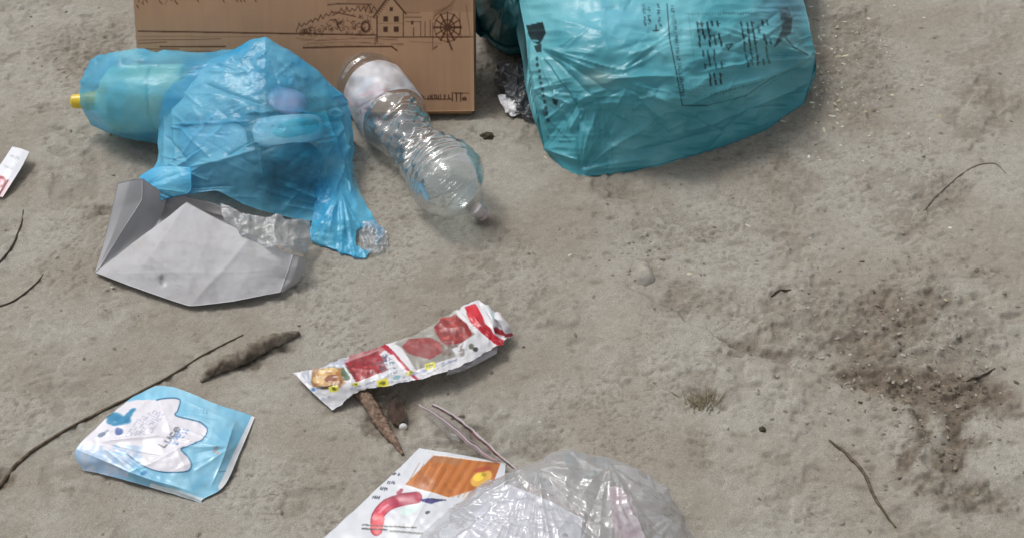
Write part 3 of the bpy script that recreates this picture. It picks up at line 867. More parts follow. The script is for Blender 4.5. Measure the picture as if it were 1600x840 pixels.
def build_blue_bag():
    root = thing("carrier_bag", "light blue translucent carrier bag stuffed with packaging in front of the cardboard box", "plastic bag", at(400, 260, 0))
    rng = np.random.default_rng(4)
    net = [[(252, 200, 0), (310, 206, 0), (365, 208, 0), (415, 208, 0), (465, 208, 0), (520, 210, 0), (552, 222, 0)],
           [(262, 136, .088), (308, 110, .113), (362, 78, .138), (414, 58, .155), (464, 86, .132), (510, 122, .104), (544, 156, .074)],
           [(250, 172, .072), (302, 160, .104), (360, 146, .120), (415, 138, .128), (467, 148, .118), (516, 166, .090), (552, 202, .044)],
           [(246, 214, .048), (296, 208, .080), (355, 203, .096), (415, 198, .106), (472, 203, .098), (520, 220, .066), (552, 246, .020)],
           [(246, 252, .034), (290, 250, .058), (350, 250, .072), (412, 250, .080), (470, 252, .072), (514, 265, .045), (549, 288, .010)],
           [(226, 284, .030), (284, 284, .038), (345, 287, .042), (408, 298, .040), (463, 304, .036), (508, 312, .022), (556, 322, .004)],
           [(236, 318, .018), (294, 303, .030), (338, 298, .034), (378, 318, .022), (440, 337, .012), (490, 346, .007), (552, 350, .002)]]
    P = .5 * patch(net, 240, 280) + .5 * patch_lin(net, 240, 280); n = up_normals(P); px, py = proj(P)
    L = radial(412, 60, 20, 110, 20, 70, 5, .0014, 4, rng) + radial(235, 300, 6, 150, -70, 0, 14, .003, 3, rng) + radial(545, 190, 5, 170, 100, 220, 14, .003, 3.2, rng)
    L += radial(560, 340, 5, 150, 190, 275, 14, .003, 3.0, rng)
    L += [(270, 195, 388, 192, .004, 3), (385, 178, 480, 176, .005, 3), (480, 176, 512, 205, .004, 4), (320, 132, 408, 164, -.004, 3), (300, 262, 400, 236, .004, 4), (510, 170, 545, 320, .005, 4), (525, 160, 556, 330, .004, 4),
          (255, 170, 262, 262, .004, 4), (268, 165, 280, 255, .003, 4)]
    for k in range(90):
        x = rng.uniform(250, 540); y = rng.uniform(70, 320); a = rng.normal(.15, .6); s = rng.uniform(14, 70)
        L.append((x, y, x + s * cos(a), y + s * sin(a), rng.uniform(-.0026, .0030), rng.uniform(1.4, 3.2)))
    D = crease(px, py, L) + .004 * fbm(px, py, 1 / 45, 3, 12) + .0014 * ridged(px, py, 1 / 60, 2, 18)
    P = P + n * D[..., None]
    P[..., 2] = np.maximum(P[..., 2], gh(P[..., 0], P[..., 1]) + .001)
    px, py = proj(P)
    C = bag_colour(P, px, py, (74, 196, 242), (140, 224, 250), 15)
    BAG['N'] = at(np.array(net)[..., 0], np.array(net)[..., 1], np.array(net)[..., 2])
    g = np.exp(-((px - 500) / 28) ** 2 - ((py - 180) / 40) ** 2)[..., None]
    C = C * (1 - .4 * g) + .4 * g * lin((80, 200, 195))
    A = .62 + .14 * fbm(px, py, 1 / 24, 3, 3)
    A = A - .42 * np.exp(-((px - 450) / 62) ** 4 - ((py - 270) / 52) ** 4) - .36 * np.exp(-((px - 450) / 80) ** 4 - ((py - 195) / 36) ** 4) - .26 * np.exp(-((px - 325) / 60) ** 4 - ((py - 212) / 32) ** 4) - .34 * np.exp(-((px - 452) / 42) ** 4 - ((py - 148) / 24) ** 4)
    A = A + .2 * smooth(515, 540, px)
    C = np.concatenate([C, np.clip(A, .14, .97)[..., None]], -1)
    sheet_obj("bag_body", P, M_BLUE, root, C, back=(50, 160, 210), thick=.0008)
    # the stretched end of the bag around a bottle, on the left
    Cx = np.array([at(x, y, h) for x, y, h in ((146, 140, .050), (200, 147, .056), (262, 153, .061), (372, 150, .062))])
    Cx = resample(Cx, 60); t = np.linspace(0, 1, 60)[:, None]; th = np.linspace(0, 2 * pi, 80, endpoint=False)[None]
    R = (.049 + .013 * smooth(0, .55, t)) * (1 - np.clip((.13 - t) / .13, 0, 1) ** 2.2 * .45) + 0 * th
    R = R + .0050 * fbm(t * 3, np.cos(th) * 2 + th * 0, 1.4, 3, 3) + .0024 * ridged(t * 4 + np.sin(th), np.cos(th) * 2.5 + t, 1.6, 3, 9) * smooth(.0, .1, t) + .0022 * np.maximum(0, np.sin(th * 9 + 3 * t)) ** 4 + .002 * np.sin(t * 20) * np.exp(-((th - 1.5) / .6) ** 2)
    pre = loft("x", Cx, R, None, return_only=True)
    qx, qy = proj(pre)
    C = bag_colour(pre, qx, qy, (84, 194, 240), (146, 222, 250), 25)
    A = .50 + .15 * fbm(qx, qy, 1 / 35, 2, 5)
    loft("bag_end", Cx, R, M_BLUE, root, True, np.concatenate([C, np.clip(A, .35, .95)[..., None]], -1))
    # the torn handle at the lower right, with a hole
    hn = [[(498, 258, .052), (528, 262, .042), (553, 262, .020)],
          [(494, 300, .032), (528, 302, .028), (562, 298, .012)],
          [(488, 342, .012), (530, 342, .020), (577, 328, .008)],
          [(484, 372, .003), (528, 377, .008), (590, 350, .004)],
          [(505, 382, .002), (540, 392, .004), (598, 358, .002)],
          [(535, 392, .001), (558, 399, .002), (596, 372, .001)],
          [(560, 402, .001), (570, 403, .002), (572, 401, .001)]]
    P = patch(hn, 90, 70); n = up_normals(P); px, py = proj(P)
    P = P + n * (crease(px, py, radial(530, 300, 10, 120, 60, 120, 12, .003, 3, rng)) + .0025 * fbm(px, py, 1 / 16, 3, 5))[..., None]
    P[..., 2] = np.maximum(P[..., 2], gh(P[..., 0], P[..., 1]) + .0015)
    px, py = proj(P)
    C = bag_colour(P, px, py, (60, 180, 232), (112, 210, 246), 33)
    hole = (((px - 572) / 16) ** 2 + ((py - 372) / 17) ** 2 + .35 * fbm(px, py, 1 / 8, 2, 2)) < 1
    keep = ~hole
    nv, nu = P.shape[:2]
    fs = grid_faces(nv, nu); k = keep.ravel()
    fs = fs[k[fs].all(1)]
    make_obj("handle", P, [fs], M_BLUE, root, np.concatenate([C, (.86 * smooth(0, .34, np.linspace(0, 1, nv)))[:, None, None] + 0 * C[..., :1]], -1))
    # left tie of the bag
    tn = [[(222, 276, .034), (250, 262, .05), (300, 262, .06)], [(218, 288, .03), (246, 282, .045), (300, 280, .052)], [(228, 304, .026), (250, 300, .036), (296, 300, .038)], [(236, 322, .016), (246, 316, .024), (262, 310, .03)]]
    P = patch(tn, 50, 60); n = up_normals(P); px, py = proj(P)
    P = P + n * (crease(px, py, radial(226, 292, 2, 80, -40, 40, 9, .003, 2.4, rng)) + .003)[..., None]
    C = bag_colour(P, px, py, (76, 194, 242), (132, 222, 250), 34)
    sheet_obj("tie", P, M_BLUE, root, np.concatenate([C, np.full(C.shape[:2] + (1,), .85)], -1), back=(60, 170, 215), thick=.0006)
build_blue_bag()

def lathe_along(name, p0, p1, prof, mat, parent, sides=40, col=None, squash=None):
    """prof: (t along the axis, radius)"""
    prof = np.asarray(prof, float)
    p0 = np.asarray(p0, float); p1 = np.asarray(p1, float)
    t = np.linspace(0, 1, 70); tt = np.interp(t, np.linspace(0, 1, len(prof)), prof[:, 0]); rr = np.interp(t, np.linspace(0, 1, len(prof)), prof[:, 1])
    C = p0 + (p1 - p0) * tt[:, None]
    d = (p1 - p0) / np.linalg.norm(p1 - p0)
    A = np.cross(d, [0, 0, 1.0]); A /= np.linalg.norm(A); B = np.cross(A, d)
    th = np.linspace(0, 2 * pi, sides, endpoint=False)
    V = C[:, None] + rr[:, None, None] * (A * np.cos(th)[None, :, None] + B * np.sin(th)[None, :, None])
    VV = np.concatenate([V.reshape(-1, 3), C[:1], C[-1:]]); n, m = 70, sides
    i = np.arange(m); j = (i + 1) % m
    tri = np.concatenate([np.stack([np.full(m, n * m), j, i], -1), np.stack([np.full(m, n * m + 1), (n - 1) * m + i, (n - 1) * m + j], -1)])
    return make_obj(name, VV, [grid_faces(n, m, 0, False, True), tri], mat, parent)

# bottle inside the left end: its yellow cap pokes out
M_PALE = plain_mat("pale_green_plastic", (226, 238, 190), .35, .5, .1, 7, .05, (130, 200, 190))
M_YEL = plain_mat("yellow_plastic", (238, 205, 60), .35, .5, .12, 60, .1)
def build_detergent():
    a = at(112, 159, .050); b = at(300, 152, .055)
    root = thing("detergent_bottle", "bottle wrapped in the left end of the blue bag with its yellow cap poking out", "bottle", at(200, 200, 0))
    ax = (b - a); Ln = np.linalg.norm(ax); d = ax / Ln
    lathe_along("body", a + d * .035, b, [(0, .014), (.04, .018), (.08, .030), (.18, .045), (.3, .047), (.6, .047), (.62, .044), (.66, .046), (.95, .046), (1, .035)], M_PALE, root)
    lathe_along("cap", a, a + d * .04, [(0, .0075), (.05, .0095), (.45, .0105), (.5, .012), (.55, .0125), (1, .0135)], M_YEL, root, 28)
build_detergent()

M_DARK = plain_mat("slate_grey_plastic", (34, 42, 54), .4, .5, .3, 60, .3, (70, 82, 92))
M_TRAY = plain_mat("white_tray_plastic", (232, 240, 240), .3, .5, .05, 20, .05)
M_TEAL = plain_mat("pale_teal_film", (190, 236, 232), .25, .5, .1, 20, .2, (120, 206, 200))
M_PINK = plain_mat("pink_paper", (244, 196, 218), .6, .3, .1, 30, .1)
def build_contents():
    o = pillow("dark_pouch", 452, 268, 64, 50, -12, .0050, .018, M_DARK, None, 2.6)
    tag(o, "dark slate pouch showing through the lower front of the light blue bag", "pouch")
    root = thing("food_tray", "white plastic food tray showing pale through the middle of the light blue bag", "tray", at(440, 230, 0))
    pillow("tray_shell", 454, 198, 66, 28, -3, .0068, .012, M_TRAY, root, 2.8, .006, .001)
    pillow("tray_film", 462, 196, 46, 17, -8, .0060, .002, M_TEAL, root, 2.4, .004)
    o = pillow("carton_piece", 322, 214, 56, 27, -6, .0070, .004, M_TRAY, None, 3.2, .006)
    tag(o, "pale flat carton piece showing through the left of the light blue bag", "carton")
    o = pillow("pink_packet", 452, 148, 36, 19, 10, .0075, .014, M_PINK, None, 2.2)
    tag(o, "crumpled pink packet glowing through the upper part of the light blue bag", "packet")
build_contents()

# ------------------------------------------------------------------ grey folded card with crumpled film in it
M_GREY = paper_mat("grey_card", rough=.7, dirt=.12, bmp=.15, spec=.25, scale=20)
def build_grey():
    G = (186, 186, 190)
    root = thing("folded_card", "large folded sheet of light grey card lying under the light blue bag", "card", at(300, 430, 0))
    front = [[(292, 316, .056), (292, 316, .056), (340, 342, .050), (395, 368, .046), (458, 398, .040)],
             [(220, 370, .030), (255, 372, .040), (325, 384, .040), (390, 397, .038), (454, 412, .032)],
             [(165, 412, .008), (225, 414, .026), (310, 428, .026), (385, 432, .025), (446, 434, .018)],
             [(148, 425, .006), (205, 447, .008), (296, 478, .006), (365, 470, .010), (438, 456, .010)]]
    P = .25 * patch(front, 70, 110) + .75 * patch_lin(front, 70, 110); n = up_normals(P); px, py = proj(P)
    D = .0016 * fbm(px, py, 1 / 60, 3, 3) + .0007 * ridged(px, py, 1 / 26, 3, 33) + crease(px, py, [(200, 380, 300, 440, .0006, 2), (330, 350, 290, 470, .0007, 2.5), (180, 430, 420, 420, .0005, 2), (380, 380, 430, 450, .0008, 2)]) + crease(px, py, [(300, 478, 400, 360, .0022, 8), (250, 432, 258, 446, -.003, 5), (330, 460, 300, 330, .001, 10)])
    P = P + n * D[..., None]; px, py = proj(P)
    pr = Print(100, 260, 520, 500, G)
    pr.ell(252, 436, 3, 9, (140, 140, 146), .8, 15); pr.ell(258, 442, 2, 5, (215, 215, 218), .8, 15)
    pr.mottle(120, 280, 500, 490, (168, 166, 165), 1 / 40, .3, 4); pr.mottle(120, 280, 500, 490, (150, 144, 136), 1 / 12, .16, 14, .25)
    for k in range(26):
        x, y = random.uniform(170, 440), random.uniform(340, 470); pr.line([(x, y), (x + random.uniform(-14, 14), y + random.uniform(-6, 6))], .8, (150, 148, 146), .5)
    sheet_obj("front_panel", P, M_GREY, root, lin(pr.sample(px, py)), back=(120, 118, 118), thick=.0014)
    right = [[(458, 398, .040), (468, 400, .036), (479, 405, .026)], [(452, 415, .030), (464, 418, .028), (476, 424, .014)], [(446, 436, .016), (456, 438, .014), (464, 442, .004)], [(438, 456, .010), (442, 456, .006), (446, 454, .001)]]
    P = .3 * patch(right, 40, 24) + .7 * patch_lin(right, 40, 24)
    sheet_obj("folded_edge", P, M_GREY, root, np.tile(lin((176, 176, 178)), (40, 24, 1)), back=(120, 118, 118), thick=.0014)
    backp = [[(224, 288, .044), (262, 300, .030), (310, 312, .024), (362, 326, .018)], [(226, 312, .024), (264, 318, .016), (310, 326, .012), (362, 340, .010)], [(222, 344, .002), (262, 342, .001), (310, 346, .001), (362, 354, .001)], [(150, 424, .002), (215, 430, .001), (300, 430, .001), (360, 430, .001)]]
    P = patch(backp, 50, 60); n = up_normals(P); px, py = proj(P)
    P = P + n * (.003 * fbm(px, py, 1 / 35, 3, 8))[..., None]
    sheet_obj("back_panel", P, M_GREY, root, np.tile(lin((178, 176, 178)), (50, 60, 1)), back=(140, 138, 138), thick=.0014)
build_grey()

def build_grey_flap():
    root = bpy.data.objects["folded_card"]
    net = [[(184, 286, .064), (204, 281, .064), (223, 279, .060)], [(174, 330, .044), (192, 322, .044), (222, 312, .040)], [(162, 380, .022), (174, 372, .024), (190, 362, .024)], [(149, 424, .005), (152, 421, .006), (156, 418, .007)]]
    P = .2 * patch(net, 50, 24) + .8 * patch_lin(net, 50, 24)
    inner = [[(223, 279, .059), (238, 290, .048), (262, 306, .030)], [(222, 312, .039), (234, 326, .024), (252, 338, .006)], [(190, 362, .023), (206, 366, .012), (228, 374, .002)], [(156, 418, .006), (166, 420, .004), (190, 424, .001)]]
    sheet_obj("inner_side", .2 * patch(inner, 50, 24) + .8 * patch_lin(inner, 50, 24), M_GREY, root, np.tile(lin((182, 181, 184)), (50, 24, 1)), back=(150, 148, 148), thick=.0012)
    sheet_obj("side_flap", P, M_GREY, root, np.tile(lin((192, 191, 193)), (50, 24, 1)), back=(150, 148, 148), thick=.0012)
build_grey_flap()

def crumple(P, seed, amp, f):
    n = up_normals(P); px, py = proj(P)
    return P + n * (amp * ridged(px, py, f, 3, seed) + amp * .6 * fbm(px, py, f * 1.6, 2, seed + 9))[..., None]

M_GREYFILM = clear_mat("dusty_clear_film", body=.46, gloss=.14, rough=.25, bmp=.4, scale=80, white=(.66, .67, .68))
def build_film_bits():
    net = [[(346, 322, .046), (392, 338, .05), (440, 342, .046), (486, 344, .03)], [(352, 342, .045), (398, 360, .050), (446, 366, .046), (484, 366, .02)], [(372, 360, .042), (405, 380, .046), (446, 392, .044), (478, 396, .012)]]
    P = crumple(crumple(patch(net, 60, 90), 5, .0085, 1 / 46), 6, .002, 1 / 20)
    o = sheet_obj("crumpled_wrapper", P, M_GREYFILM, None, None, thick=.0004)
    tag(o, "crumpled dusty clear wrapper tucked between the grey card and the blue bag", "wrapper")
    net = [[(778, 96, .03), (800, 100, .035), (826, 112, .03)], [(776, 130, .015), (802, 136, .028), (832, 140, .02)], [(790, 160, .002), (812, 176, .012), (842, 182, .006)], [(815, 182, .001), (826, 190, .002), (846, 192, .001)]]
    P = crumple(patch(net, 70, 60), 15, .006, 1 / 16)
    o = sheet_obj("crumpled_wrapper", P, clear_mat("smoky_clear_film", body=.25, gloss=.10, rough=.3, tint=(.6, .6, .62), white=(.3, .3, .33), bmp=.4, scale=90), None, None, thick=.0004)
    tag(o, "crumpled smoky clear film in the shade against the left side of the big turquoise bag", "wrapper")
    net = [[(779, 150, .016), (788, 148, .02), (798, 152, .022)], [(784, 164, .010), (798, 162, .016), (812, 162, .02)], [(792, 176, .003), (800, 182, .004), (812, 178, .006)]]
    P = crumple(patch(net, 30, 30), 25, .0035, 1 / 9)
    o = sheet_obj("paper_scrap", P, M_WHITE, None, np.tile(lin((236, 234, 236)), (30, 30, 1)), thick=.0005)
    tag(o, "small torn white paper scrap on the sand left of the big turquoise bag", "paper scrap")
    net = [[(560, 350, .006), (582, 346, .010), (602, 358, .004)], [(562, 372, .004), (584, 372, .008), (606, 376, .003)], [(570, 392, .002), (584, 396, .003), (604, 390, .001)]]
    P = crumple(patch(net, 34, 34), 35, .0035, 1 / 9)
    o = sheet_obj("clear_scrap", P, M_CLEAR, None, None, thick=.0004)
    tag(o, "scrap of clear film caught in the torn handle of the light blue bag", "wrapper")

M_WHITE = paper_mat("white_paper", rough=.5, dirt=.12, bmp=.2, spec=.35, scale=50)
build_film_bits()

# ------------------------------------------------------------------ the clear water bottle
M_PET = clear_mat("clear_bottle_plastic", body=.17, gloss=.36, rough=.10, tint=(.91, .945, .945), bmp=.4, scale=60, white=(.85, .9, .92))
def label_mat():
    m, n, l, out = new_mat("bottle_label")
    a = attr_node(n); p = n.new("ShaderNodeBsdfPrincipled"); l.new(a.outputs["Color"], p.inputs["Base Color"]); p.inputs["Roughness"].default_value = .3
    tp = n.new("ShaderNodeBsdfTransparent"); mx = n.new("ShaderNodeMixShader")
    l.new(a.outputs["Alpha"], mx.inputs[0]); l.new(tp.outputs[0], mx.inputs[1]); l.new(p.outputs[0], mx.inputs[2]); l.new(mx.outputs[0], out.inputs[0])
    return m
def build_bottle():
    key = [(566, 118, .046), (588, 146, .047), (612, 180, .047), (636, 212, .046), (660, 240, .045), (690, 270, .046), (712, 296, .046), (730, 314, .034), (753, 333, .013)]
    K = np.array([at(*k) for k in key])
    n, m = 260, 96
    C = resample(K, n)
    seg = np.concatenate([[0], np.cumsum(np.linalg.norm(np.diff(C, axis=0), axis=1))]); s = seg / seg[-1]
    Cn = np.stack([np.interp(np.linspace(0, 1, n), s, C[:, k]) for k in range(3)], -1); C = Cn
    t = np.linspace(0, 1, n); th = np.linspace(0, 2 * pi, m, endpoint=False)
    R = np.interp(t, [0, .012, .03, .06, .10, .36, .42, .48, .54, .60, .66, .74, .80, .86, .90, .93, .95, 1], [.030, .040, .044, .046, .0465, .046, .042, .036, .032, .037, .045, .049, .049, .045, .036, .020, .0115, .010])
    RR = R[:, None] + 0 * th[None]
    T, TH = np.meshgrid(t, th, indexing='ij')
    ribs = .0013 * np.sin(T * 150) * (smooth(.40, .44, T) * smooth(.84, .8, T)) + .0010 * np.sin(T * 120) * smooth(.12, .05, T)
    tw = TH + 5.0 * T
    crush = smooth(.34, .46, T) * smooth(.80, .62, T)
    fac = .0055 * np.abs(np.sin(tw * 2.5)) + .005 * fbm(np.cos(tw) * 2 + T * 9, np.sin(tw) * 2 + T * 5, 1.3, 3, 5)
    RR = RR + ribs - crush * fac + .0022 * fbm(np.cos(TH) * 1.5 + T * 8, np.sin(TH) * 1.5, 1.2, 3, 15) * smooth(.9, .8, T)
    RR += .0018 * crush * ridged(np.cos(tw) * 2 + T * 14, np.sin(tw) * 2, 1.1, 2, 8)
    root = thing("water_bottle", "empty crushed clear plastic water bottle lying on the sand right of the light blue bag", "bottle", at(660, 260, 0))
    loft("bottle_body", C, RR, M_PET, root, True)
    # rounded feet under the base
    # label wrapped round the upper half
    i0, i1 = int(.125 * n), int(.345 * n)
    V = loft("x", C[i0:i1], RR[i0:i1] + .0009, None, return_only=True)
    qx, qy = proj(V)
    pr = Print(520, 90, 720, 290, (226, 226, 232))
    pr.mottle(530, 120, 700, 270, (224, 198, 208), 1 / 18, .45, 3); pr.mottle(530, 120, 700, 270, (186, 200, 216), 1 / 18, .5, 8)
    pr.line([(560, 150), (600, 140), (630, 150)], 2.5, (225, 175, 190), .6); pr.line([(585, 196), (655, 172), (672, 190)], 3, (200, 160, 172), .5)
    pr.ell(613, 159, 4, 3, (92, 96, 104), .9, 40); pr.ell(617, 166, 2.5, 2, (92, 96, 104), .8)
    pr.ell(586, 200, 5, 2.6, (96, 84, 96), .9, -40); pr.ell(648, 200, 5, 2, (110, 108, 116), .8, -40); pr.ell(556, 196, 4, 3, (60, 70, 90), .8)
    pr.tiny(566, 176, 3.2, -1.6, 2, 4, 14, 1.1, (150, 120, 140), .5, 5); pr.tiny(596, 212, 3.2, -1.8, 2, 4, 16, 1.1, (130, 130, 150), .5, 6)
    for k in range(5): pr.tiny(562 + k * 7, 172 + k * 5, 3.4, -1.7, 2, 4, 18, 1.5, (176, 84, 104), .7, 700 + k)
    pr.ell(600, 172, 9, 5, (206, 120, 140), .6, -28); pr.line([(558, 168), (604, 143), (640, 148)], 2, (150, 120, 140), .6)
    col = lin(pr.sample(qx, qy))
    al = .58 + .4 * fbm(qx, qy, 1 / 16, 2, 7) - .3 * smooth(190, 215, qy - (qx - 620) * -.4)
    loft("label", C[i0:i1], RR[i0:i1] + .0009, label_mat(), root, False, np.concatenate([col, np.clip(al, .25, .95)[..., None]], -1))
    e = C[-1]; d = C[-1] - C[-6]; d /= np.linalg.norm(d)
    cap = lathe_along("cap", e - d * .012, e + d * .006, [(0, .0085), (.05, .0092), (.8, .0092), (.95, .0088), (1, .0075)], plain_mat("pale_pink_plastic", (206, 186, 190), .4, .5, .1, 200, .2), root, 36)
build_bottle()

# ------------------------------------------------------------------ printed leaflets and wrappers
M_GLOSSY = paper_mat("glossy_print", rough=.32, dirt=.10, bmp=.12, spec=.5, scale=70)
def build_meat():
    net = [[(460, 583, .010), (505, 571, .020), (550, 554, .022), (602, 538, .022), (650, 522, .024), (700, 492, .028), (741, 470, .030), (757, 474, .030), (770, 490, .024), (778, 488, .026), (790, 500, .022)],
           [(488, 612, .010), (530, 598, .022), (575, 582, .026), (622, 570, .026), (672, 554, .028), (720, 527, .030), (756, 503, .029), (770, 502, .031), (779, 507, .022), (785, 506, .025), (796, 512, .018)],
           [(520, 641, .002), (560, 612, .016), (605, 602, .020), (650, 594, .022), (695, 581, .024), (740, 562, .022), (767, 546, .018), (778, 540, .019), (786, 535, .014), (792, 530, .016), (801, 521, .012)]]
    P = patch(net, 110, 300); n = up_normals(P); px, py = proj(P)
    D = .0012 * fbm(px, py, 1 / 30, 3, 3) + crease(px, py, [(748, 472, 790, 535, -.004, 4), (760, 475, 798, 520, .005, 3), (735, 490, 785, 545, .003, 4), (600, 540, 655, 595, .0012, 4), (535, 560, 560, 610, .0012, 5)])
    jag = .0022 * np.stack([fbm(px, py, 1 / 9, 2, 81), fbm(px, py, 1 / 9, 2, 82), 0 * px], -1) * (np.abs(np.linspace(-1, 1, 110))[:, None, None] ** 8)
    P = P + jag
    D = D + .0016 * ridged(px, py, 1 / 44, 2, 23) + .0008 * ridged(px, py, 1 / 18, 2, 27)
    P = P + n * D[..., None]
    q2x, q2y = px, py
    pr = Print(440, 450, 820, 660, (212, 212, 216))
    # bowl of food
    pr.poly([(478, 582), (504, 570), (545, 572), (548, 592), (505, 606), (486, 598)], (190, 194, 206), .9)
    pr.poly([(470, 583), (500, 570), (548, 556), (556, 566), (540, 592), (500, 606), (482, 600)], (168, 172, 186), .9); pr.ell(513, 590, 27, 17, (58, 50, 36), 1, -12); pr.ell(512, 588, 25, 14.5, (206, 168, 108), 1, -12); pr.mottle(488, 574, 540, 604, (150, 96, 44), 1 / 9, .8, 2, 0)
    pr.ell(517, 591, 10, 6, (120, 58, 26), .9, -15); pr.ell(540, 583, 7, 11, (50, 84, 54), .9, -20); pr.mottle(500, 573, 530, 590, (236, 206, 150), 1 / 7, .7, 8, .1)
    pr.poly([(545, 566), (545, 552), (592, 534), (604, 546), (590, 556)], (176, 104, 108), .8); pr.mottle(545, 535, 604, 566, (140, 60, 66), 1 / 7, .7, 77)
    pr.poly([(616, 536), (640, 518), (720, 480), (712, 494), (690, 510), (624, 540)], (158, 156, 148), .95); pr.mottle(612, 480, 726, 545, (128, 120, 110), 1 / 9, .6, 78, .1, [(616, 536), (640, 518), (720, 480), (712, 494), (690, 510), (624, 540)])
    # raw meat
    mp = [(538, 566), (590, 548), (606, 578), (556, 596)]
    pr.poly(mp, (146, 34, 42), 1); pr.mottle(535, 548, 606, 596, (200, 90, 90), 1 / 8, .7, 3, .05, mp); pr.mottle(535, 548, 606, 596, (104, 20, 30), 1 / 7, .7, 12, .1, mp)
    pr.line([(536, 570), (552, 594)], 2.4, (222, 221, 222), 1)
    pr.line([(540, 562), (592, 546)], 4, (178, 128, 130), .7)
    # red stripe
    pr.line([(604, 540), (652, 594)], 11, (226, 222, 224), 1); pr.line([(598, 538), (612, 552)], 8, (170, 22, 50), 1); pr.line([(612, 550), (650, 593)], 4, (186, 50, 74), 1); pr.line([(606, 542), (655, 594)], 1.3, (110, 70, 80), .6)
    for k in range(5): pr.tiny(582 + k * 5, 560 + k * 6, 4.2, -1.3, 1, 5, 6, 1.6, (84, 104, 130), .75, 40 + k)
    pr.text("T", 598, 560, 7, -2, 2, 7, 1.8, (60, 80, 120), .8); pr.ell(620, 590, 6, 3, (120, 170, 180), .8, -15)
    # beef on a slab
    sl = [(622, 536), (690, 508), (712, 556), (650, 578)]
    pr.poly(sl, (144, 141, 134), 1)
    p1 = [(628, 540), (640, 530), (672, 527), (690, 536), (692, 550), (672, 562), (650, 556), (636, 552)]
    pr.poly(p1, (140, 62, 62), 1); pr.mottle(625, 525, 695, 565, (176, 98, 94), 1 / 10, .6, 31, .05, p1); pr.mottle(625, 525, 695, 565, (128, 60, 62), 1 / 8, .6, 32, .1, p1)
    p2 = [(678, 512), (690, 498), (712, 492), (730, 506), (738, 522), (722, 534), (700, 540), (688, 532)]
    pr.poly([(676, 514), (712, 490), (742, 522), (704, 546)], (150, 140, 132), 1)
    pr.poly(p2, (138, 36, 36), 1); pr.mottle(674, 488, 742, 545, (196, 80, 70), 1 / 8, .75, 41, .02, p2); pr.mottle(674, 488, 742, 545, (110, 24, 28), 1 / 7, .7, 42, .12, p2)
    pr.mottle(690, 535, 725, 556, (120, 104, 96), 1 / 6, .8, 51, .1)
    pr.mottle(440, 450, 820, 660, (178, 174, 170), 1 / 16, .16, 61, .2)
    for k in range(9): pr.tiny(560 + k * 14, 612 - k * 5, 3, -1, .6, 4, 4, 1.2, (110, 116, 150), .6, 610 + k)
    for k in range(6): pr.tiny(655 + k * 10, 590 - k * 5.5, 2.6, -1.2, .6, 3.4, 4, 1.1, (130, 130, 140), .6, 640 + k)
    # price bursts and small print
    for x, y, s in ((522, 607, 8), (598, 598, 10), (672, 572, 9), (556, 600, 5), (640, 583, 6)):
        pr.poly([(x - s, y - s * .35), (x + s * .7, y - s * .8), (x + s, y + s * .3), (x - s * .7, y + s * .7)], (224, 214, 70), .95); pr.ell(x + 1, y, s * .35, s * .35, (120, 120, 20), .9); pr.tiny(x - 5, y + 2, 3, -.6, 0, -4, 4, 1.2, (90, 96, 20), .9, int(x))
    for x, y, nn, sd in ((486, 608, 5, 1), (548, 604, 8, 2), (570, 598, 5, 3), (640, 584, 9, 4), (690, 566, 8, 5), (500, 622, 6, 6), (625, 596, 5, 7)):
        pr.tiny(x, y, 3.3, -.9, .6, 4, nn, 1.2, (120, 128, 176), .7, sd)
    pr.ell(490, 608, 3, 3, (70, 130, 190), .9)
    pr.ell(736, 541, 4, 4.5, (96, 104, 84), .9); pr.ell(742, 546, 4, 4, (44, 48, 40), .9); pr.tiny(716, 548, 3, -1.2, .6, 4, 5, 1.1, (150, 150, 160), .6, 71)
    # white band and red corner
    pr.line([(714, 488), (782, 546)], 5, (224, 223, 224), 1); pr.line([(722, 490), (786, 544)], 2.4, (190, 180, 186), .6); pr.tiny(738, 510, 4, 3.4, 3, -3, 8, 1.2, (150, 140, 160), .6, 72)
    pr.poly([(726, 480), (742, 474), (752, 486), (758, 506), (770, 520), (790, 532), (782, 544), (752, 520), (734, 502)], (196, 40, 56), 1); pr.ell(740, 488, 11, 11, (206, 40, 56), .9); pr.poly([(752, 500), (766, 512), (776, 530), (764, 532), (748, 514)], (176, 26, 44), 1)
    pr.line([(746, 474), (764, 506), (790, 524)], 4.5, (226, 222, 224), 1); pr.poly([(758, 474), (774, 482), (780, 505), (764, 492)], (206, 216, 220), 1); pr.line([(776, 512), (790, 524), (798, 522)], 5, (150, 26, 40), .95)
    pr.line([(770, 478), (800, 512)], 2.5, (226, 170, 180), .9)
    C = lin(pr.sample(q2x, q2y))
    o = sheet_obj("meat_leaflet", P, M_GLOSSY, None, C, back=(206, 204, 204), thick=.0005)
    tag(o, "torn glossy leaflet strip with red meat pictures, lying across a stick", "leaflet")
    net = [[(700, 572, .012), (745, 556, .012), (778, 536, .014)], [(698, 586, .004), (730, 576, .006), (776, 552, .008)]]
    P = crumple(patch(net, 16, 30), 6, .002, 1 / 12)
    o = sheet_obj("leaflet_scrap", P, M_GLOSSY, None, np.tile(lin((206, 200, 204)), (16, 30, 1)), thick=.0005)
    tag(o, "torn pale scrap sticking out under the right end of the meat leaflet", "paper scrap")
build_meat()

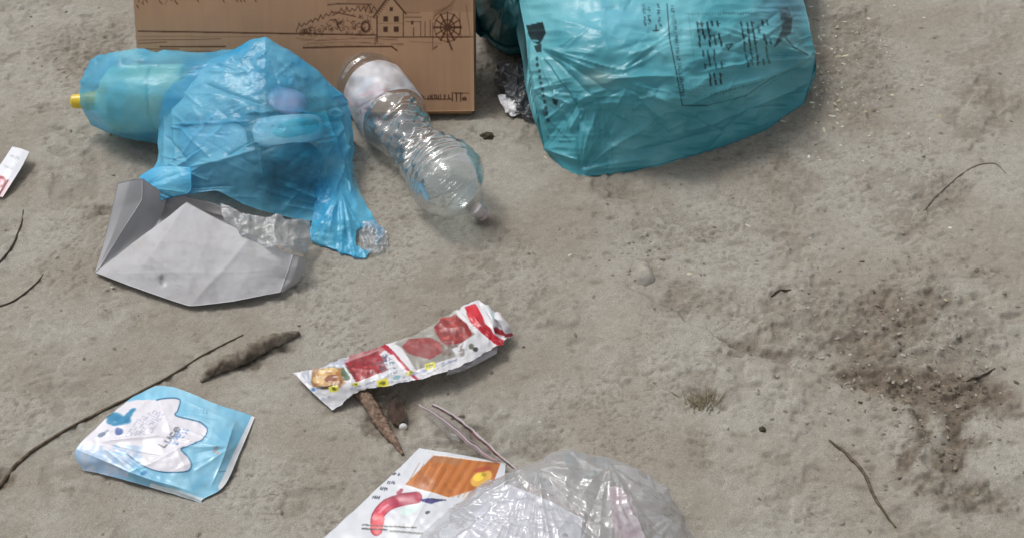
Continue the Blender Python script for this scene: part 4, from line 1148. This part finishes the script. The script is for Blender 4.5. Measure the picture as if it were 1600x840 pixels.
def build_tissue():
    net = [[(130, 733, .002), (190, 747, .006), (250, 765, .005), (288, 777, .003), (314, 785, .001)],
           [(118, 703, .018), (180, 720, .020), (240, 742, .017), (288, 764, .011), (318, 778, .004)],
           [(160, 658, .022), (215, 685, .026), (270, 708, .023), (320, 730, .016), (350, 758, .004)],
           [(205, 622, .018), (255, 645, .024), (305, 665, .022), (350, 685, .018), (375, 706, .004)],
           [(243, 603, .008), (275, 606, .018), (315, 621, .018), (355, 636, .012), (398, 651, .003)]]
    P = patch(net, 190, 200); n = up_normals(P); px, py = proj(P)
    rng = np.random.default_rng(14)
    L = radial(150, 690, 10, 120, -40, 40, 8, .0018, 3, rng) + radial(360, 700, 10, 110, 150, 240, 10, .0018, 3, rng) + [(118, 703, 300, 768, .003, 4), (245, 606, 300, 770, .001, 6), (366, 664, 330, 760, .002, 4), (200, 740, 300, 690, .0015, 4), (290, 625, 380, 670, .0015, 4)]
    D = crease(px, py, L) + .0024 * fbm(px, py, 1 / 38, 3, 7)
    P = P + n * D[..., None]
    BL = (138, 196, 222)
    pr = Print(90, 580, 430, 810, BL)
    pr.mottle(100, 590, 420, 800, (112, 182, 216), 1 / 45, .6, 5); pr.mottle(100, 590, 420, 800, (164, 216, 238), 1 / 30, .5, 15, .1)
    out = [(245, 626), (267, 622), (281, 624), (278, 640), (274, 648.6), (294, 654.6), (315, 661), (324, 671.6), (315, 687), (296, 696.5), (283, 702), (294, 713.5), (299, 727), (291, 736), (257, 737), (231, 730.5), (213, 720), (198, 708)]
    W = (222, 219, 227)
    pr.poly(out + [(160, 703), (112, 700), (150, 660), (196, 628), (214, 624)], W, 1)
    pr.poly([(112, 700), (160, 703), (210, 714), (200, 745), (120, 735)], (196, 206, 226), .85); pr.mottle(110, 695, 230, 760, (150, 190, 226), 1 / 12, .6, 9)
    sm = lambda p: [tuple(x) for x in (cr_weights(len(p) * 6, len(p)) @ np.array(p, float))]
    pr.line(sm(out), 1.9, (44, 100, 140), 1)
    pr.line(sm([(285, 650), (312, 657), (330, 668), (322, 688), (300, 700)]), 1.2, (190, 226, 240), .7)
    BLU = (36, 124, 168)
    for x, y, rx, ry, ro in ((178, 650, 13, 7, 0), (190, 655, 14, 7, 10), (172, 658, 6, 4, 0), (201, 648, 8, 5, -40), (207, 641, 6, 4, -20), (183, 662, 10, 3, 0), (198, 655, 6, 5, 0)): pr.ell(x, y, rx, ry, BLU, .9, ro, .3)
    pr.ell(186, 674, 6.5, 6.5, (76, 104, 160), .95); pr.ell(159, 678, 7, 3.6, (104, 122, 144), .9, -20); pr.ell(167, 673, 4, 2.4, (150, 160, 176), .8, -20)
    for k in range(7):
        x0 = 196 + k * 6.4; y0 = 680 - k * 1.2
        pr.tiny(x0, y0, 2.2, -3.2, 3.6, 2.0, 12 - abs(k - 3), 1.3, (150, 156, 180), .65, 80 + k)
    pr.text("Luce", 246, 694, 5.4, -6.4, 10, 4.4, 2.2, (104, 108, 116), .95, 1.25)
    for k in range(3): pr.tiny(262 + k * 6, 690 + k * 1, 3.0, -3.6, 3.6, 2.6, 7, 1.8, (88, 132, 186), .8, 95 + k)
    for k in range(4): pr.tiny(306 + k * 5, 634 + k * 2, 1.5, .4, -.6, 7, 3, 1.0, (84, 150, 190), .6, 110 + k)
    pr.line([(290, 646), (340, 656)], 1.2, (90, 160, 200), .5); pr.line([(286, 640), (320, 646)], 1, (90, 160, 200), .5)
    pr.ell(336, 703, 6, 3, (150, 150, 150), .8, -50); pr.ell(340, 708, 3, 2.4, (200, 170, 160), .8); pr.ell(225, 738, 5, 3, (70, 140, 190), .9, -20)
    # white sealed edges
    pr.line([(398, 650), (374, 700), (346, 760)], 10, (226, 230, 234), 1); pr.line([(318, 782), (250, 762), (238, 758)], 9, (226, 236, 242), .9)
    pr.line([(352, 735), (342, 737)], 1.5, (80, 120, 140), .7)
    C = lin(pr.sample(px, py))
    o = sheet_obj("tissue_wrapper", P, M_GLOSSY, None, C, back=(215, 225, 232), thick=.0007)
    tag(o, "light blue tissue packet wrapper with a white flower shape, flat on the sand", "wrapper")
build_tissue()

def build_offer():
    net = [[(655, 699, .010), (700, 706, .016), (745, 714, .014), (790, 724, .008)], [(615, 738, .010), (670, 750, .018), (725, 760, .016), (785, 775, .01)], [(570, 780, .006), (635, 795, .014), (700, 812, .014), (770, 830, .01)],
           [(510, 835, .004), (590, 855, .010), (670, 875, .012), (750, 890, .01)], [(440, 900, .002), (530, 925, .004), (620, 950, .006), (720, 965, .004)]]
    P = patch(net, 200, 160); n = up_normals(P); px, py = proj(P)
    P = P + n * (.0018 * fbm(px, py, 1 / 40, 3, 3) + crease(px, py, [(650, 705, 560, 840, .001, 5), (700, 710, 640, 830, .0012, 6)]))[..., None]
    pr = Print(420, 680, 820, 980, (205, 208, 214))
    o_ = [(678, 710), (782, 723), (770, 755), (700, 776), (632, 756)]
    pr.poly(o_, (188, 112, 54), 1)
    for k in range(14):
        x = 650 + k * 8; pr.line([(x + 20, 706), (x - 22, 774)], 4, (146, 80, 32) if k % 2 else (206, 134, 72), .35)
    pr.mottle(640, 705, 780, 778, (150, 84, 34), 1 / 20, .5, 4, .1, o_)
    for q_ in ([(677, 709), (631, 757), (590, 770), (640, 690)], [(631, 757), (700, 777), (690, 800), (600, 770)], [(677, 709), (783, 722), (800, 690), (650, 680)]): pr.poly(q_, (205, 208, 214), 1)
    for k in range(7): pr.line([(655 + k * 7, 722 + k * 1.5), (640 + k * 7, 748 + k * 1.8)], 1.5, (130, 74, 30), .45)
    pr.poly([(678, 710), (724, 716), (716, 726), (676, 720)], (150, 116, 96), .45)
    pr.line([(678, 709), (782, 722)], 1.4, (230, 222, 210), .9)
    pr.ell(752, 746, 18, 11, (226, 176, 84), .95, -30); pr.ell(748, 744, 9, 6, (240, 208, 84), 1, -20); pr.ell(754, 732, 14, 4, (168, 66, 50), .7, -10); pr.ell(756, 740, 4, 3, (170, 150, 40), .8)
    pr.line([(632, 757), (700, 777)], 3, (216, 216, 218), 1)
    sm = [tuple(x) for x in (cr_weights(30, 5) @ np.array([(588, 826), (590, 806), (604, 790), (626, 780), (650, 776)], float))]
    pr.line(sm, 19, (150, 34, 60), 1); pr.line(sm, 15, (196, 52, 80), 1); pr.line(sm[4:24], 4, (226, 130, 148), .8); pr.line([(588, 824), (592, 810)], 18, (216, 54, 70), 1); pr.line(sm[18:], 15, (166, 44, 74), .7); pr.line([(600, 782), (630, 770), (652, 768)], 1.6, (110, 40, 60), .7)
    pr.poly([(656, 779), (676, 777), (694, 781), (680, 784), (674, 787), (660, 783)], (58, 54, 118), 1); pr.line([(676, 779), (696, 780)], 2, (30, 30, 50), .9)
    for k, (x, y) in enumerate(((618, 737), (611, 750), (588, 773), (600, 760))): pr.tiny(x - 4, y, 3.2, .6, -2, 4.5, 4, 1.8, (40, 44, 60), .85, 200 + k)
    pr.ell(624, 768, 5, 3, (170, 60, 80), .9, -30); pr.ell(627, 764, 3, 2, (150, 40, 60), .9)
    pr.line([(566, 819), (650, 823)], 2, (70, 60, 58), .9); pr.line([(566, 825), (604, 826)], 2.2, (40, 36, 40), .9); pr.line([(610, 828), (660, 832)], 3, (96, 92, 84), .7)
    pr.ell(668, 800, 4, 2.4, (60, 62, 60), .9, -20); pr.ell(640, 795, 16, 7, (206, 228, 222), .8, -20)
    for k in range(6): pr.tiny(520 + k * 12, 846 + k * 4, 3.5, .7, -2, 5, 22, 1.4, (120, 120, 130), .6, 220 + k)
    C = lin(pr.sample(px, py))
    o = sheet_obj("offer_leaflet", P, M_GLOSSY, None, C, back=(220, 220, 222), thick=.0005)
    tag(o, "white leaflet with an orange picture and curved red arrow, partly under the clear bag", "leaflet")
build_offer()

def build_card_and_strip():
    net = [[(19, 229, .016), (33, 232, .018), (46, 237, .016)], [(4, 252, .014), (19, 258, .016), (33, 262, .014)], [(-12, 275, .010), (4, 281, .012), (18, 286, .010)], [(-30, 300, .004), (-12, 305, .006), (4, 308, .004)]]
    P = patch(net, 50, 34); px, py = proj(P)
    pr = Print(-60, 210, 70, 330, (224, 226, 232))
    pr.tiny(14, 240, 3, 1, -2, 4, 6, 1.3, (150, 154, 168), .6, 3); pr.tiny(6, 256, 3, 1, -2, 4, 6, 1.3, (150, 154, 168), .5, 4)
    pr.poly([(-30, 260), (-6, 268), (18, 284), (6, 310), (-40, 306)], (240, 212, 218), .9); pr.ell(1, 284, 9, 9, (150, 34, 58), 1); pr.ell(1, 284, 5, 5, (236, 170, 182), 1); pr.line([(12, 282), (-4, 308)], 3, (110, 20, 40), .9)
    o = sheet_obj("printed_card", P, M_GLOSSY, None, lin(pr.sample(px, py)), back=(210, 210, 214), thick=.0012)
    tag(o, "small white card with a red ring mark at the left edge of the photo", "card")
    # thin folded strip standing on its edge
    root = thing("folded_strip", "narrow folded white and pink paper strip standing on edge beside the orange leaflet", "paper strip", at(730, 690, 0))
    def fin(name, top, bot, c, e=(238, 234, 236)):
        P = patch([top, [((a[0] + b[0]) / 2, (a[1] + b[1]) / 2 + .5, (a[2] + b[2]) / 2) for a, b in zip(top, bot)], bot], 14, 60)
        n = grid_normals(P); px, py = proj(P)
        P = P + n * (.0012 * fbm(px, py, 1 / 12, 2, 6))[..., None]
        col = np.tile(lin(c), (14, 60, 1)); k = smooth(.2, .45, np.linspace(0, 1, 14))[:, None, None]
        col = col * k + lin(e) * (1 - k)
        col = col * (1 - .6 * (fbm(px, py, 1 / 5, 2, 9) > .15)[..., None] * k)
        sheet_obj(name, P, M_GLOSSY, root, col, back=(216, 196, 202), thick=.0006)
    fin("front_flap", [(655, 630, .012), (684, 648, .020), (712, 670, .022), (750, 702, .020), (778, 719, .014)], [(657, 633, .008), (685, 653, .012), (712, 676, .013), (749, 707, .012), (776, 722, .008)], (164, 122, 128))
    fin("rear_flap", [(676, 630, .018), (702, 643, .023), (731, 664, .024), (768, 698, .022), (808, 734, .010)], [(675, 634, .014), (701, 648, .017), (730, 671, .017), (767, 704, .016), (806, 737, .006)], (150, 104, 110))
    fin("gap_shade", [(664, 633, .009), (692, 650, .013), (720, 672, .014), (757, 703, .013), (792, 727, .008)], [(664, 636, .004), (692, 655, .006), (720, 678, .006), (757, 709, .006), (790, 730, .003)], (52, 46, 48), (52, 46, 48))  # dark sheet standing in for the shade between the two flaps
    net = [[(704, 676, .010), (714, 680, .012)], [(706, 684, .003), (718, 688, .004)]]
    o = sheet_obj("torn_corner", patch(net, 8, 8), M_GLOSSY, root, np.tile(lin((236, 226, 230)), (8, 8, 1)), thick=.0006)
build_card_and_strip()

# ------------------------------------------------------------------ clear bag at the bottom and the papers inside
M_CLEARBAG = clear_mat("clear_bag_film", body=.23, gloss=.20, rough=.22, bmp=.35, scale=38, stretch=(1, 2.2, 1), white=(.97, .97, .99), tint=(.975, .98, .985))
def build_clear_bag():
    net = [[(646, 846, .002), (700, 790, .003), (768, 752, .003), (860, 728, .003), (960, 734, .003), (1040, 770, .003), (1086, 838, .002)],
           [(652, 872, .028), (712, 800, .042), (782, 752, .054), (868, 712, .060), (955, 716, .055), (1032, 758, .040), (1080, 850, .018)],
           [(664, 925, .034), (730, 850, .058), (800, 800, .074), (880, 775, .082), (962, 790, .074), (1034, 832, .052), (1096, 905, .018)],
           [(684, 985, .030), (750, 925, .058), (820, 892, .076), (890, 882, .082), (972, 892, .072), (1044, 925, .048), (1112, 975, .014)],
           [(720, 1060, .0), (780, 1060, .01), (830, 1060, .02), (890, 1060, .02), (970, 1060, .015), (1040, 1060, .01), (1110, 1060, 0)]]
    P = patch(net, 220, 260); n = up_normals(P); px, py = proj(P)
    rng = np.random.default_rng(31)
    L = radial(840, 730, 10, 240, 10, 170, 34, .0055, 3.0, rng) + radial(950, 720, 10, 200, 20, 130, 20, .005, 3, rng) + radial(700, 800, 5, 160, -50, 40, 16, .005, 3, rng) + radial(1060, 800, 5, 200, 120, 240, 16, .0045, 3, rng)
    for k in range(50):
        x = rng.uniform(660, 1080); y = rng.uniform(715, 860); a = rng.uniform(-.2, 1.1); s = rng.uniform(20, 90)
        L.append((x, y, x + s * cos(a), y + s * sin(a), rng.uniform(-.003, .004), rng.uniform(1.6, 3.5)))
    D = crease(px, py, L) + .007 * fbm(px, py, 1 / 55, 3, 12) + .003 * ridged(px, py, 1 / 30, 2, 19)
    P = P + n * (D * .62)[..., None]
    P[..., 2] = np.maximum(P[..., 2], gh(P[..., 0], P[..., 1]) + .002)
    o = sheet_obj("clear_bag", P, M_CLEARBAG, None, None, thick=.0004)
    tag(o, "crumpled clear plastic bag with paper inside, at the bottom edge of the photo", "plastic bag")
    # papers inside
    net = [[(792, 752, .040), (835, 768, .044), (872, 784, .040), (912, 806, .034)], [(742, 796, .030), (800, 806, .040), (850, 818, .040), (908, 838, .030)], [(690, 850, .02), (760, 860, .03), (830, 870, .03), (900, 880, .02)], [(650, 920, .01), (740, 930, .015), (820, 940, .015), (890, 950, .01)]]
    P = patch(net, 110, 110); n = up_normals(P); px, py = proj(P)
    P = P + n * (.002 * fbm(px, py, 1 / 30, 3, 4) - .004)[..., None]
    pr = Print(620, 730, 940, 980, (214, 212, 222))
    pr.mottle(640, 740, 930, 970, (200, 204, 222), 1 / 25, .5, 6)
    pr.ell(858, 824, 8, 6, (170, 164, 184), .8); pr.ell(858, 824, 5, 3.6, (222, 220, 232), .9); pr.ell(884, 834, 5, 4, (70, 66, 72), .8)
    for k in range(6): pr.tiny(770 + k * 4, 772 + k * 16, 3.6, 1.5, -1.6, 4.5, 16, 1.1, (150, 150, 172), .5, 500 + k)
    pr.line([(792, 752), (912, 806)], 2.5, (240, 240, 244), 1)
    o = sheet_obj("paper_sheet", P, M_WHITE, None, lin(pr.sample(px, py)), thick=.0005)
    tag(o, "white printed paper sheet inside the clear plastic bag", "paper")
    net = [[(822, 756, .028), (852, 766, .03), (884, 786, .03), (916, 802, .026)], [(816, 776, .02), (850, 790, .022), (880, 806, .022), (920, 826, .018)]]
    P = patch(net, 20, 60); px, py = proj(P)
    pr = Print(800, 740, 940, 850, (168, 140, 122)); pr.mottle(805, 745, 930, 840, (110, 86, 74), 1 / 10, .7, 3); pr.ell(858, 772, 5, 4, (80, 72, 66), .8)
    o = sheet_obj("brown_card", P, M_GREY, None, lin(pr.sample(px, py)), back=(150, 130, 112), thick=.001)
    tag(o, "brown card edge behind the white paper inside the clear plastic bag", "card")
    net = [[(948, 758, .03), (966, 760, .032), (984, 770, .03)], [(956, 800, .03), (972, 804, .034), (996, 806, .03)], [(962, 850, .02), (985, 852, .026), (1010, 850, .02)]]
    P = crumple(patch(net, 50, 30), 3, .002, 1 / 14); px, py = proj(P)
    pr = Print(930, 740, 1030, 880, (214, 196, 202)); pr.mottle(935, 745, 1020, 870, (186, 146, 156), 1 / 14, .7, 3); pr.line([(962, 772), (992, 830)], 3, (170, 120, 130), .7)
    o = sheet_obj("pink_wrapper", P, M_WHITE, None, lin(pr.sample(px, py)), thick=.0005)
    tag(o, "pinkish crumpled wrapper on the right inside the clear plastic bag", "wrapper")
build_clear_bag()

# ------------------------------------------------------------------ sticks, twigs, stones, grass
M_STICK = plain_mat("dry_grey_bark", (150, 128, 112), .9, .1, .4, 220, 1.0, (92, 74, 64))
M_MUD = plain_mat("mud_coated_bark", (140, 132, 120), .9, .15, .4, 90, .9, (92, 82, 72))
M_TWIG = plain_mat("dark_twig", (110, 98, 82), .85, .2, .35, 150, .5)
M_DTWIG = plain_mat("blackish_root", (88, 78, 68), .9, .2, .35, 150, .5)
def stick(name, pts, rad, mat, label, cat="stick", sides=10, n=60, noise=.18, group=None, lift=1.0):
    K = np.array([on(x, y) for x, y in pts]); C = resample(K, n)
    C[:, 2] = np.array([gz(x, y) for x, y in C[:, :2]])
    k = np.ones(7) / 7; C[:, 2] = np.convolve(np.pad(C[:, 2], 3, mode='edge'), k, 'valid')
    t = np.linspace(0, 1, n); r = np.interp(t, np.linspace(0, 1, len(rad)), rad)
    C[:, 2] += r * .75 * lift
    th = np.linspace(0, 2 * pi, sides, endpoint=False)
    T, TH = np.meshgrid(t, th, indexing='ij')
    sd = len(name) + int(pts[0][0])
    R = r[:, None] * (1 + noise * fbm(T * 14, TH * 1.2, 1, 3, sd) - .5 * noise * np.abs(np.sin(TH * 2.5 + 2 * fbm(T * 9, TH * 0, 1, 2, sd))) ** 6 + noise * .8 * fbm(T * 50, np.cos(TH) * 2, 1, 2, sd + 3))
    o = loft(name, C, R, mat)
    return tag(o, label, cat, group)
stick("stick", [(545, 596), (568, 622), (592, 655), (612, 685), (630, 710)], [.0075, .0082, .0078, .0050, .0015], M_STICK, "bare pinkish brown stick poking out from under the meat leaflet", lift=1.2)
stick("muddy_stick", [(314, 597), (340, 580), (380, 562), (425, 540), (468, 522)], [.002, .008, .0105, .0095, .003], M_MUD, "short thick mud-coated stick lying on the sand above the tissue wrapper", n=110, sides=18, noise=.26)
stick("long_twig", [(380, 523), (330, 549), (250, 596), (180, 632), (110, 668), (50, 706), (5, 748), (-30, 800)], [.0008, .0012, .0014, .0016, .0017, .0018, .0022, .002], M_TWIG, "very long thin curved twig running behind the tissue wrapper to the left edge", "twig", 8, 120, .25)
stick("twig", [(37, 328), (32, 352), (22, 378), (8, 402), (-10, 420)], [.0005, .0010, .0014, .0014, .0012], M_DTWIG, "short dark curved twig, the upper of two at the left edge of the photo", "twig", 8, 50, .25)
stick("twig", [(68, 428), (58, 442), (44, 455), (22, 470), (-6, 480)], [.0006, .0010, .0012, .0012, .0010], M_DTWIG, "thin dark wavy twig, the lower of two at the left edge of the photo", "twig", 8, 50, .25)
stick("twig", [(1295, 688), (1325, 712), (1350, 742), (1370, 785), (1400, 824)], [.0012, .0020, .0020, .0017, .0009], M_TWIG, "lone curved dark twig lying below the brown soil patch on the right", "twig", 8, 60, .22)
stick("twig", [(1445, 325), (1466, 300), (1500, 272), (1530, 258), (1556, 257), (1572, 272)], [.0012, .0010, .0008, .0009, .0008, .0005], M_MUD, "hooked thin root near the right edge, level with the bottom of the big bag", "twig", 8, 60, .3)
stick("twig", [(1510, 596), (1530, 586), (1556, 571)], [.0010, .0017, .0010], M_DTWIG, "short dark stub of root in the darkest brown soil patch", "twig", 8, 30, .3)
stick("twig", [(1205, 462), (1216, 454), (1236, 451)], [.001, .0016, .0010], M_DTWIG, "tiny dark twig bit left of the loose brown soil", "twig", 8, 30, .3)

def blob(name, px, py, rx, ry, rz, mat, label, cat, seed, sink=.3, f=2.0, amp=.25, rot=0.0):
    c = on(px, py); nu, nv = 36, 22
    th = np.linspace(0, 2 * pi, nu, endpoint=False)[None]; ph = np.linspace(.04, pi - .04, nv)[:, None]
    X = np.cos(th) * np.sin(ph); Y = np.sin(th) * np.sin(ph); Z = np.cos(ph) + 0 * th
    k = 1 + amp * fbm(X * f + Z * 1.3 + seed, Y * f - Z * .9, 1, 3, seed)
    x = X * rx * k; y = Y * ry * k
    V = np.stack([c[0] + x * cos(rot) - y * sin(rot), c[1] + x * sin(rot) + y * cos(rot), c[2] + rz * (Z * k + 1 - 2 * sink)], -1)
    VV = np.concatenate([V.reshape(-1, 3), V[:1].mean(1), V[-1:].mean(1)])
    i = np.arange(nu); j = (i + 1) % nu; n = nu * nv
    tri = np.concatenate([np.stack([np.full(nu, n), i, j], -1), np.stack([np.full(nu, n + 1), (nv - 1) * nu + j, (nv - 1) * nu + i], -1)])
    return tag(make_obj(name, VV, [grid_faces(nv, nu, 0, True, True), tri], mat), label, cat)
M_STONE = plain_mat("sandy_stone", (164, 159, 149), .9, .2, .2, 60, .6)
M_CLOD = plain_mat("dark_clod", (88, 79, 68), .95, .1, .4, 140, .9)
blob("stone", 1004, 430, .015, .024, .012, M_STONE, "single rounded sand-coloured stone half sunk in the ground below the big bag", "stone", 3, .68, 1.8, .2)
blob("pebble", 1191, 671, .004, .0035, .003, M_CLOD, "tiny lone black pebble on smooth sand in the lower right", "pebble", 6, .4)
blob("soil_clod", 761, 213, .009, .007, .004, M_CLOD, "small dark clod of soil between the bottle and the big turquoise bag", "clod", 9, .3, 3, .5)
blob("white_pellet", 629, 663, .0048, .004, .004, plain_mat("white_pellet_plastic", (232, 232, 230), .5, .4, .05, 50, .1), "tiny white pellet on the sand right of the stick under the meat leaflet", "pellet", 14, .1)

def build_leaf():
    net = [[(609, 628, .005), (618, 622, .008), (630, 632, .004)], [(605, 645, .002), (618, 642, .006), (634, 650, .002)], [(613, 662, .001), (617, 660, .002), (621, 665, .001)]]
    P = crumple(patch(net, 24, 24), 41, .0014, 1 / 12)
    o = sheet_obj("leaf_hollow_shade", P, plain_mat("leaf_hollow_shade", (82, 66, 58), .8, .2, .3, 90, .5), None, None, thick=.0005)  # its dark colour doubles as the shade lying in the hollow
    tag(o, "curled brown leaf, darkened to stand in for the shaded hollow beside the stick", "leaf")
build_leaf()

def build_tuft():
    V = []; Fc = []; rng = np.random.default_rng(9); C = []
    for k in range(70):
        x = rng.normal(1098, 14); y = 632 + rng.normal(0, 5)
        b = on(x, y, -.001); a = rng.uniform(.3, 2.9); L = rng.uniform(.010, .030) * (1.3 if rng.random() < .15 else 1)
        d = np.array([cos(a) * .9, .5 + .5 * sin(a), rng.uniform(.1, .7)]); d /= np.linalg.norm(d)
        s = np.cross(d, [0, 0, 1]); s = s / np.linalg.norm(s) * rng.uniform(.0003, .0007)
        o = len(V)
        for q, w in ((0, 1), (.5, .8), (1, .1)):
            c = b + d * L * q - np.array([0, 0, .006 * q * q])
            c[2] = max(c[2], gz(c[0], c[1]) + .0008)
            V += [c - s * w, c + s * w, c + np.array([0, 0, .0007 * w])]
            m = rng.uniform(.7, 1.2); C += [lin(np.array((146, 135, 112)) * m)] * 3
        for r in range(2):
            e = o + r * 3
            Fc += [(e, e + 1, e + 4, e + 3), (e + 1, e + 2, e + 5, e + 4), (e + 2, e, e + 3, e + 5)]
    o = make_obj("grass_tuft", np.array(V), [np.array(Fc)], paper_mat("dry_grass", .8, .1, .1, .2, 60), None, np.clip(np.array(C), 0, 1))
    tag(o, "small tuft of dry olive grass pressed into the sand, right of the centre", "grass tuft")
build_tuft()

# ------------------------------------------------------------------ loose stuff: crumbs of soil, straw, white flakes
def scatter(name, count, place, size, cols, mat, label, seed, long=1.0, flat=.7, kind="stuff"):
    rng = np.random.default_rng(seed)
    ph = (1 + 5 ** .5) / 2
    ico = np.array([(-1, ph, 0), (1, ph, 0), (-1, -ph, 0), (1, -ph, 0), (0, -1, ph), (0, 1, ph), (0, -1, -ph), (0, 1, -ph), (ph, 0, -1), (ph, 0, 1), (-ph, 0, -1), (-ph, 0, 1)]) / 1.9
    it = np.array([(0, 11, 5), (0, 5, 1), (0, 1, 7), (0, 7, 10), (0, 10, 11), (1, 5, 9), (5, 11, 4), (11, 10, 2), (10, 7, 6), (7, 1, 8), (3, 9, 4), (3, 4, 2), (3, 2, 6), (3, 6, 8), (3, 8, 9), (4, 9, 5), (2, 4, 11), (6, 2, 10), (8, 6, 7), (9, 8, 1)])
    V = []; T = []; C = []; k = 0
    while k < count:
        px, py = place(rng); p = on(px, py)
        if not (-.9 < p[0] < .9 and .77 < p[1] < 1.95): k += 1; continue
        s = size[0] + (size[1] - size[0]) * rng.random() ** 2.4
        a = rng.uniform(0, pi)
        L = 1 + (long - 1) * rng.random()
        v = ico * (1 + .35 * rng.uniform(-1, 1, (12, 1))) * s
        v[:, 0] *= L; v[:, 2] *= flat
        v = np.stack([v[:, 0] * cos(a) - v[:, 1] * sin(a), v[:, 0] * sin(a) + v[:, 1] * cos(a), v[:, 2]], -1) + p + np.array([0, 0, s * flat * .35])
        T.append(it + 12 * len(V)); V.append(v)
        c = lin(np.array(cols[rng.integers(len(cols))]) * rng.uniform(.85, 1.1))
        C.append(np.tile(np.clip(c, 0, 1), (12, 1))); k += 1
    o = make_obj(name, np.concatenate(V), [np.concatenate(T)], mat, None, np.concatenate(C), False)
    o["kind"] = kind; o["label"] = label
    return o
M_CRUMB = paper_mat("crumbs", .9, 0, .3, .15, 200)
def pl_all(r):
    u = r.random()
    if u < .34: return r.uniform(-40, 1640), r.uniform(-20, 860)
    if u < .72: return r.normal(1415, 105), r.normal(570, 95)
    if u < .80: return r.normal(130, 80), r.normal(90, 60)
    if u < .90: return r.normal(1340, 90), r.normal(140, 100)
    return r.normal(1020, 90), r.normal(400, 50)
scatter("soil_crumbs", 1900, pl_all, (.0005, .0024), [(146, 140, 128), (134, 127, 115), (154, 149, 139), (120, 112, 100), (160, 156, 147)], M_CRUMB, "loose crumbs of soil scattered over the sand", 3, 2.0, .45)
def pl_straw(r):
    u = r.random()
    if u < .62: return 1262 + abs(r.normal(0, 75)), r.uniform(-20, 250)
    if u < .90: return r.normal(1320, 50), r.normal(90, 60)
    return r.uniform(600, 1600), r.uniform(180, 700)
scatter("straw_bits", 300, pl_straw, (.0006, .0024), [(190, 182, 160), (198, 192, 176), (174, 163, 138), (206, 202, 190)], M_CRUMB, "pale chopped straw and white flakes strewn beside the big turquoise bag", 13, 3.2, .35)
def pl_core(r):
    u = r.random()
    if u < .6: return r.normal(1450, 60), r.normal(608, 22)
    if u < .8: return r.normal(1490, 20), r.normal(685, 24)
    return r.normal(1380, 60), r.normal(510, 35)
scatter("soil_clods", 170, pl_core, (.0008, .0030), [(124, 112, 98), (112, 101, 88), (100, 90, 78), (130, 120, 106)], M_CRUMB, "small clods of loose brown soil in the dug patch on the right", 23, 1.5)
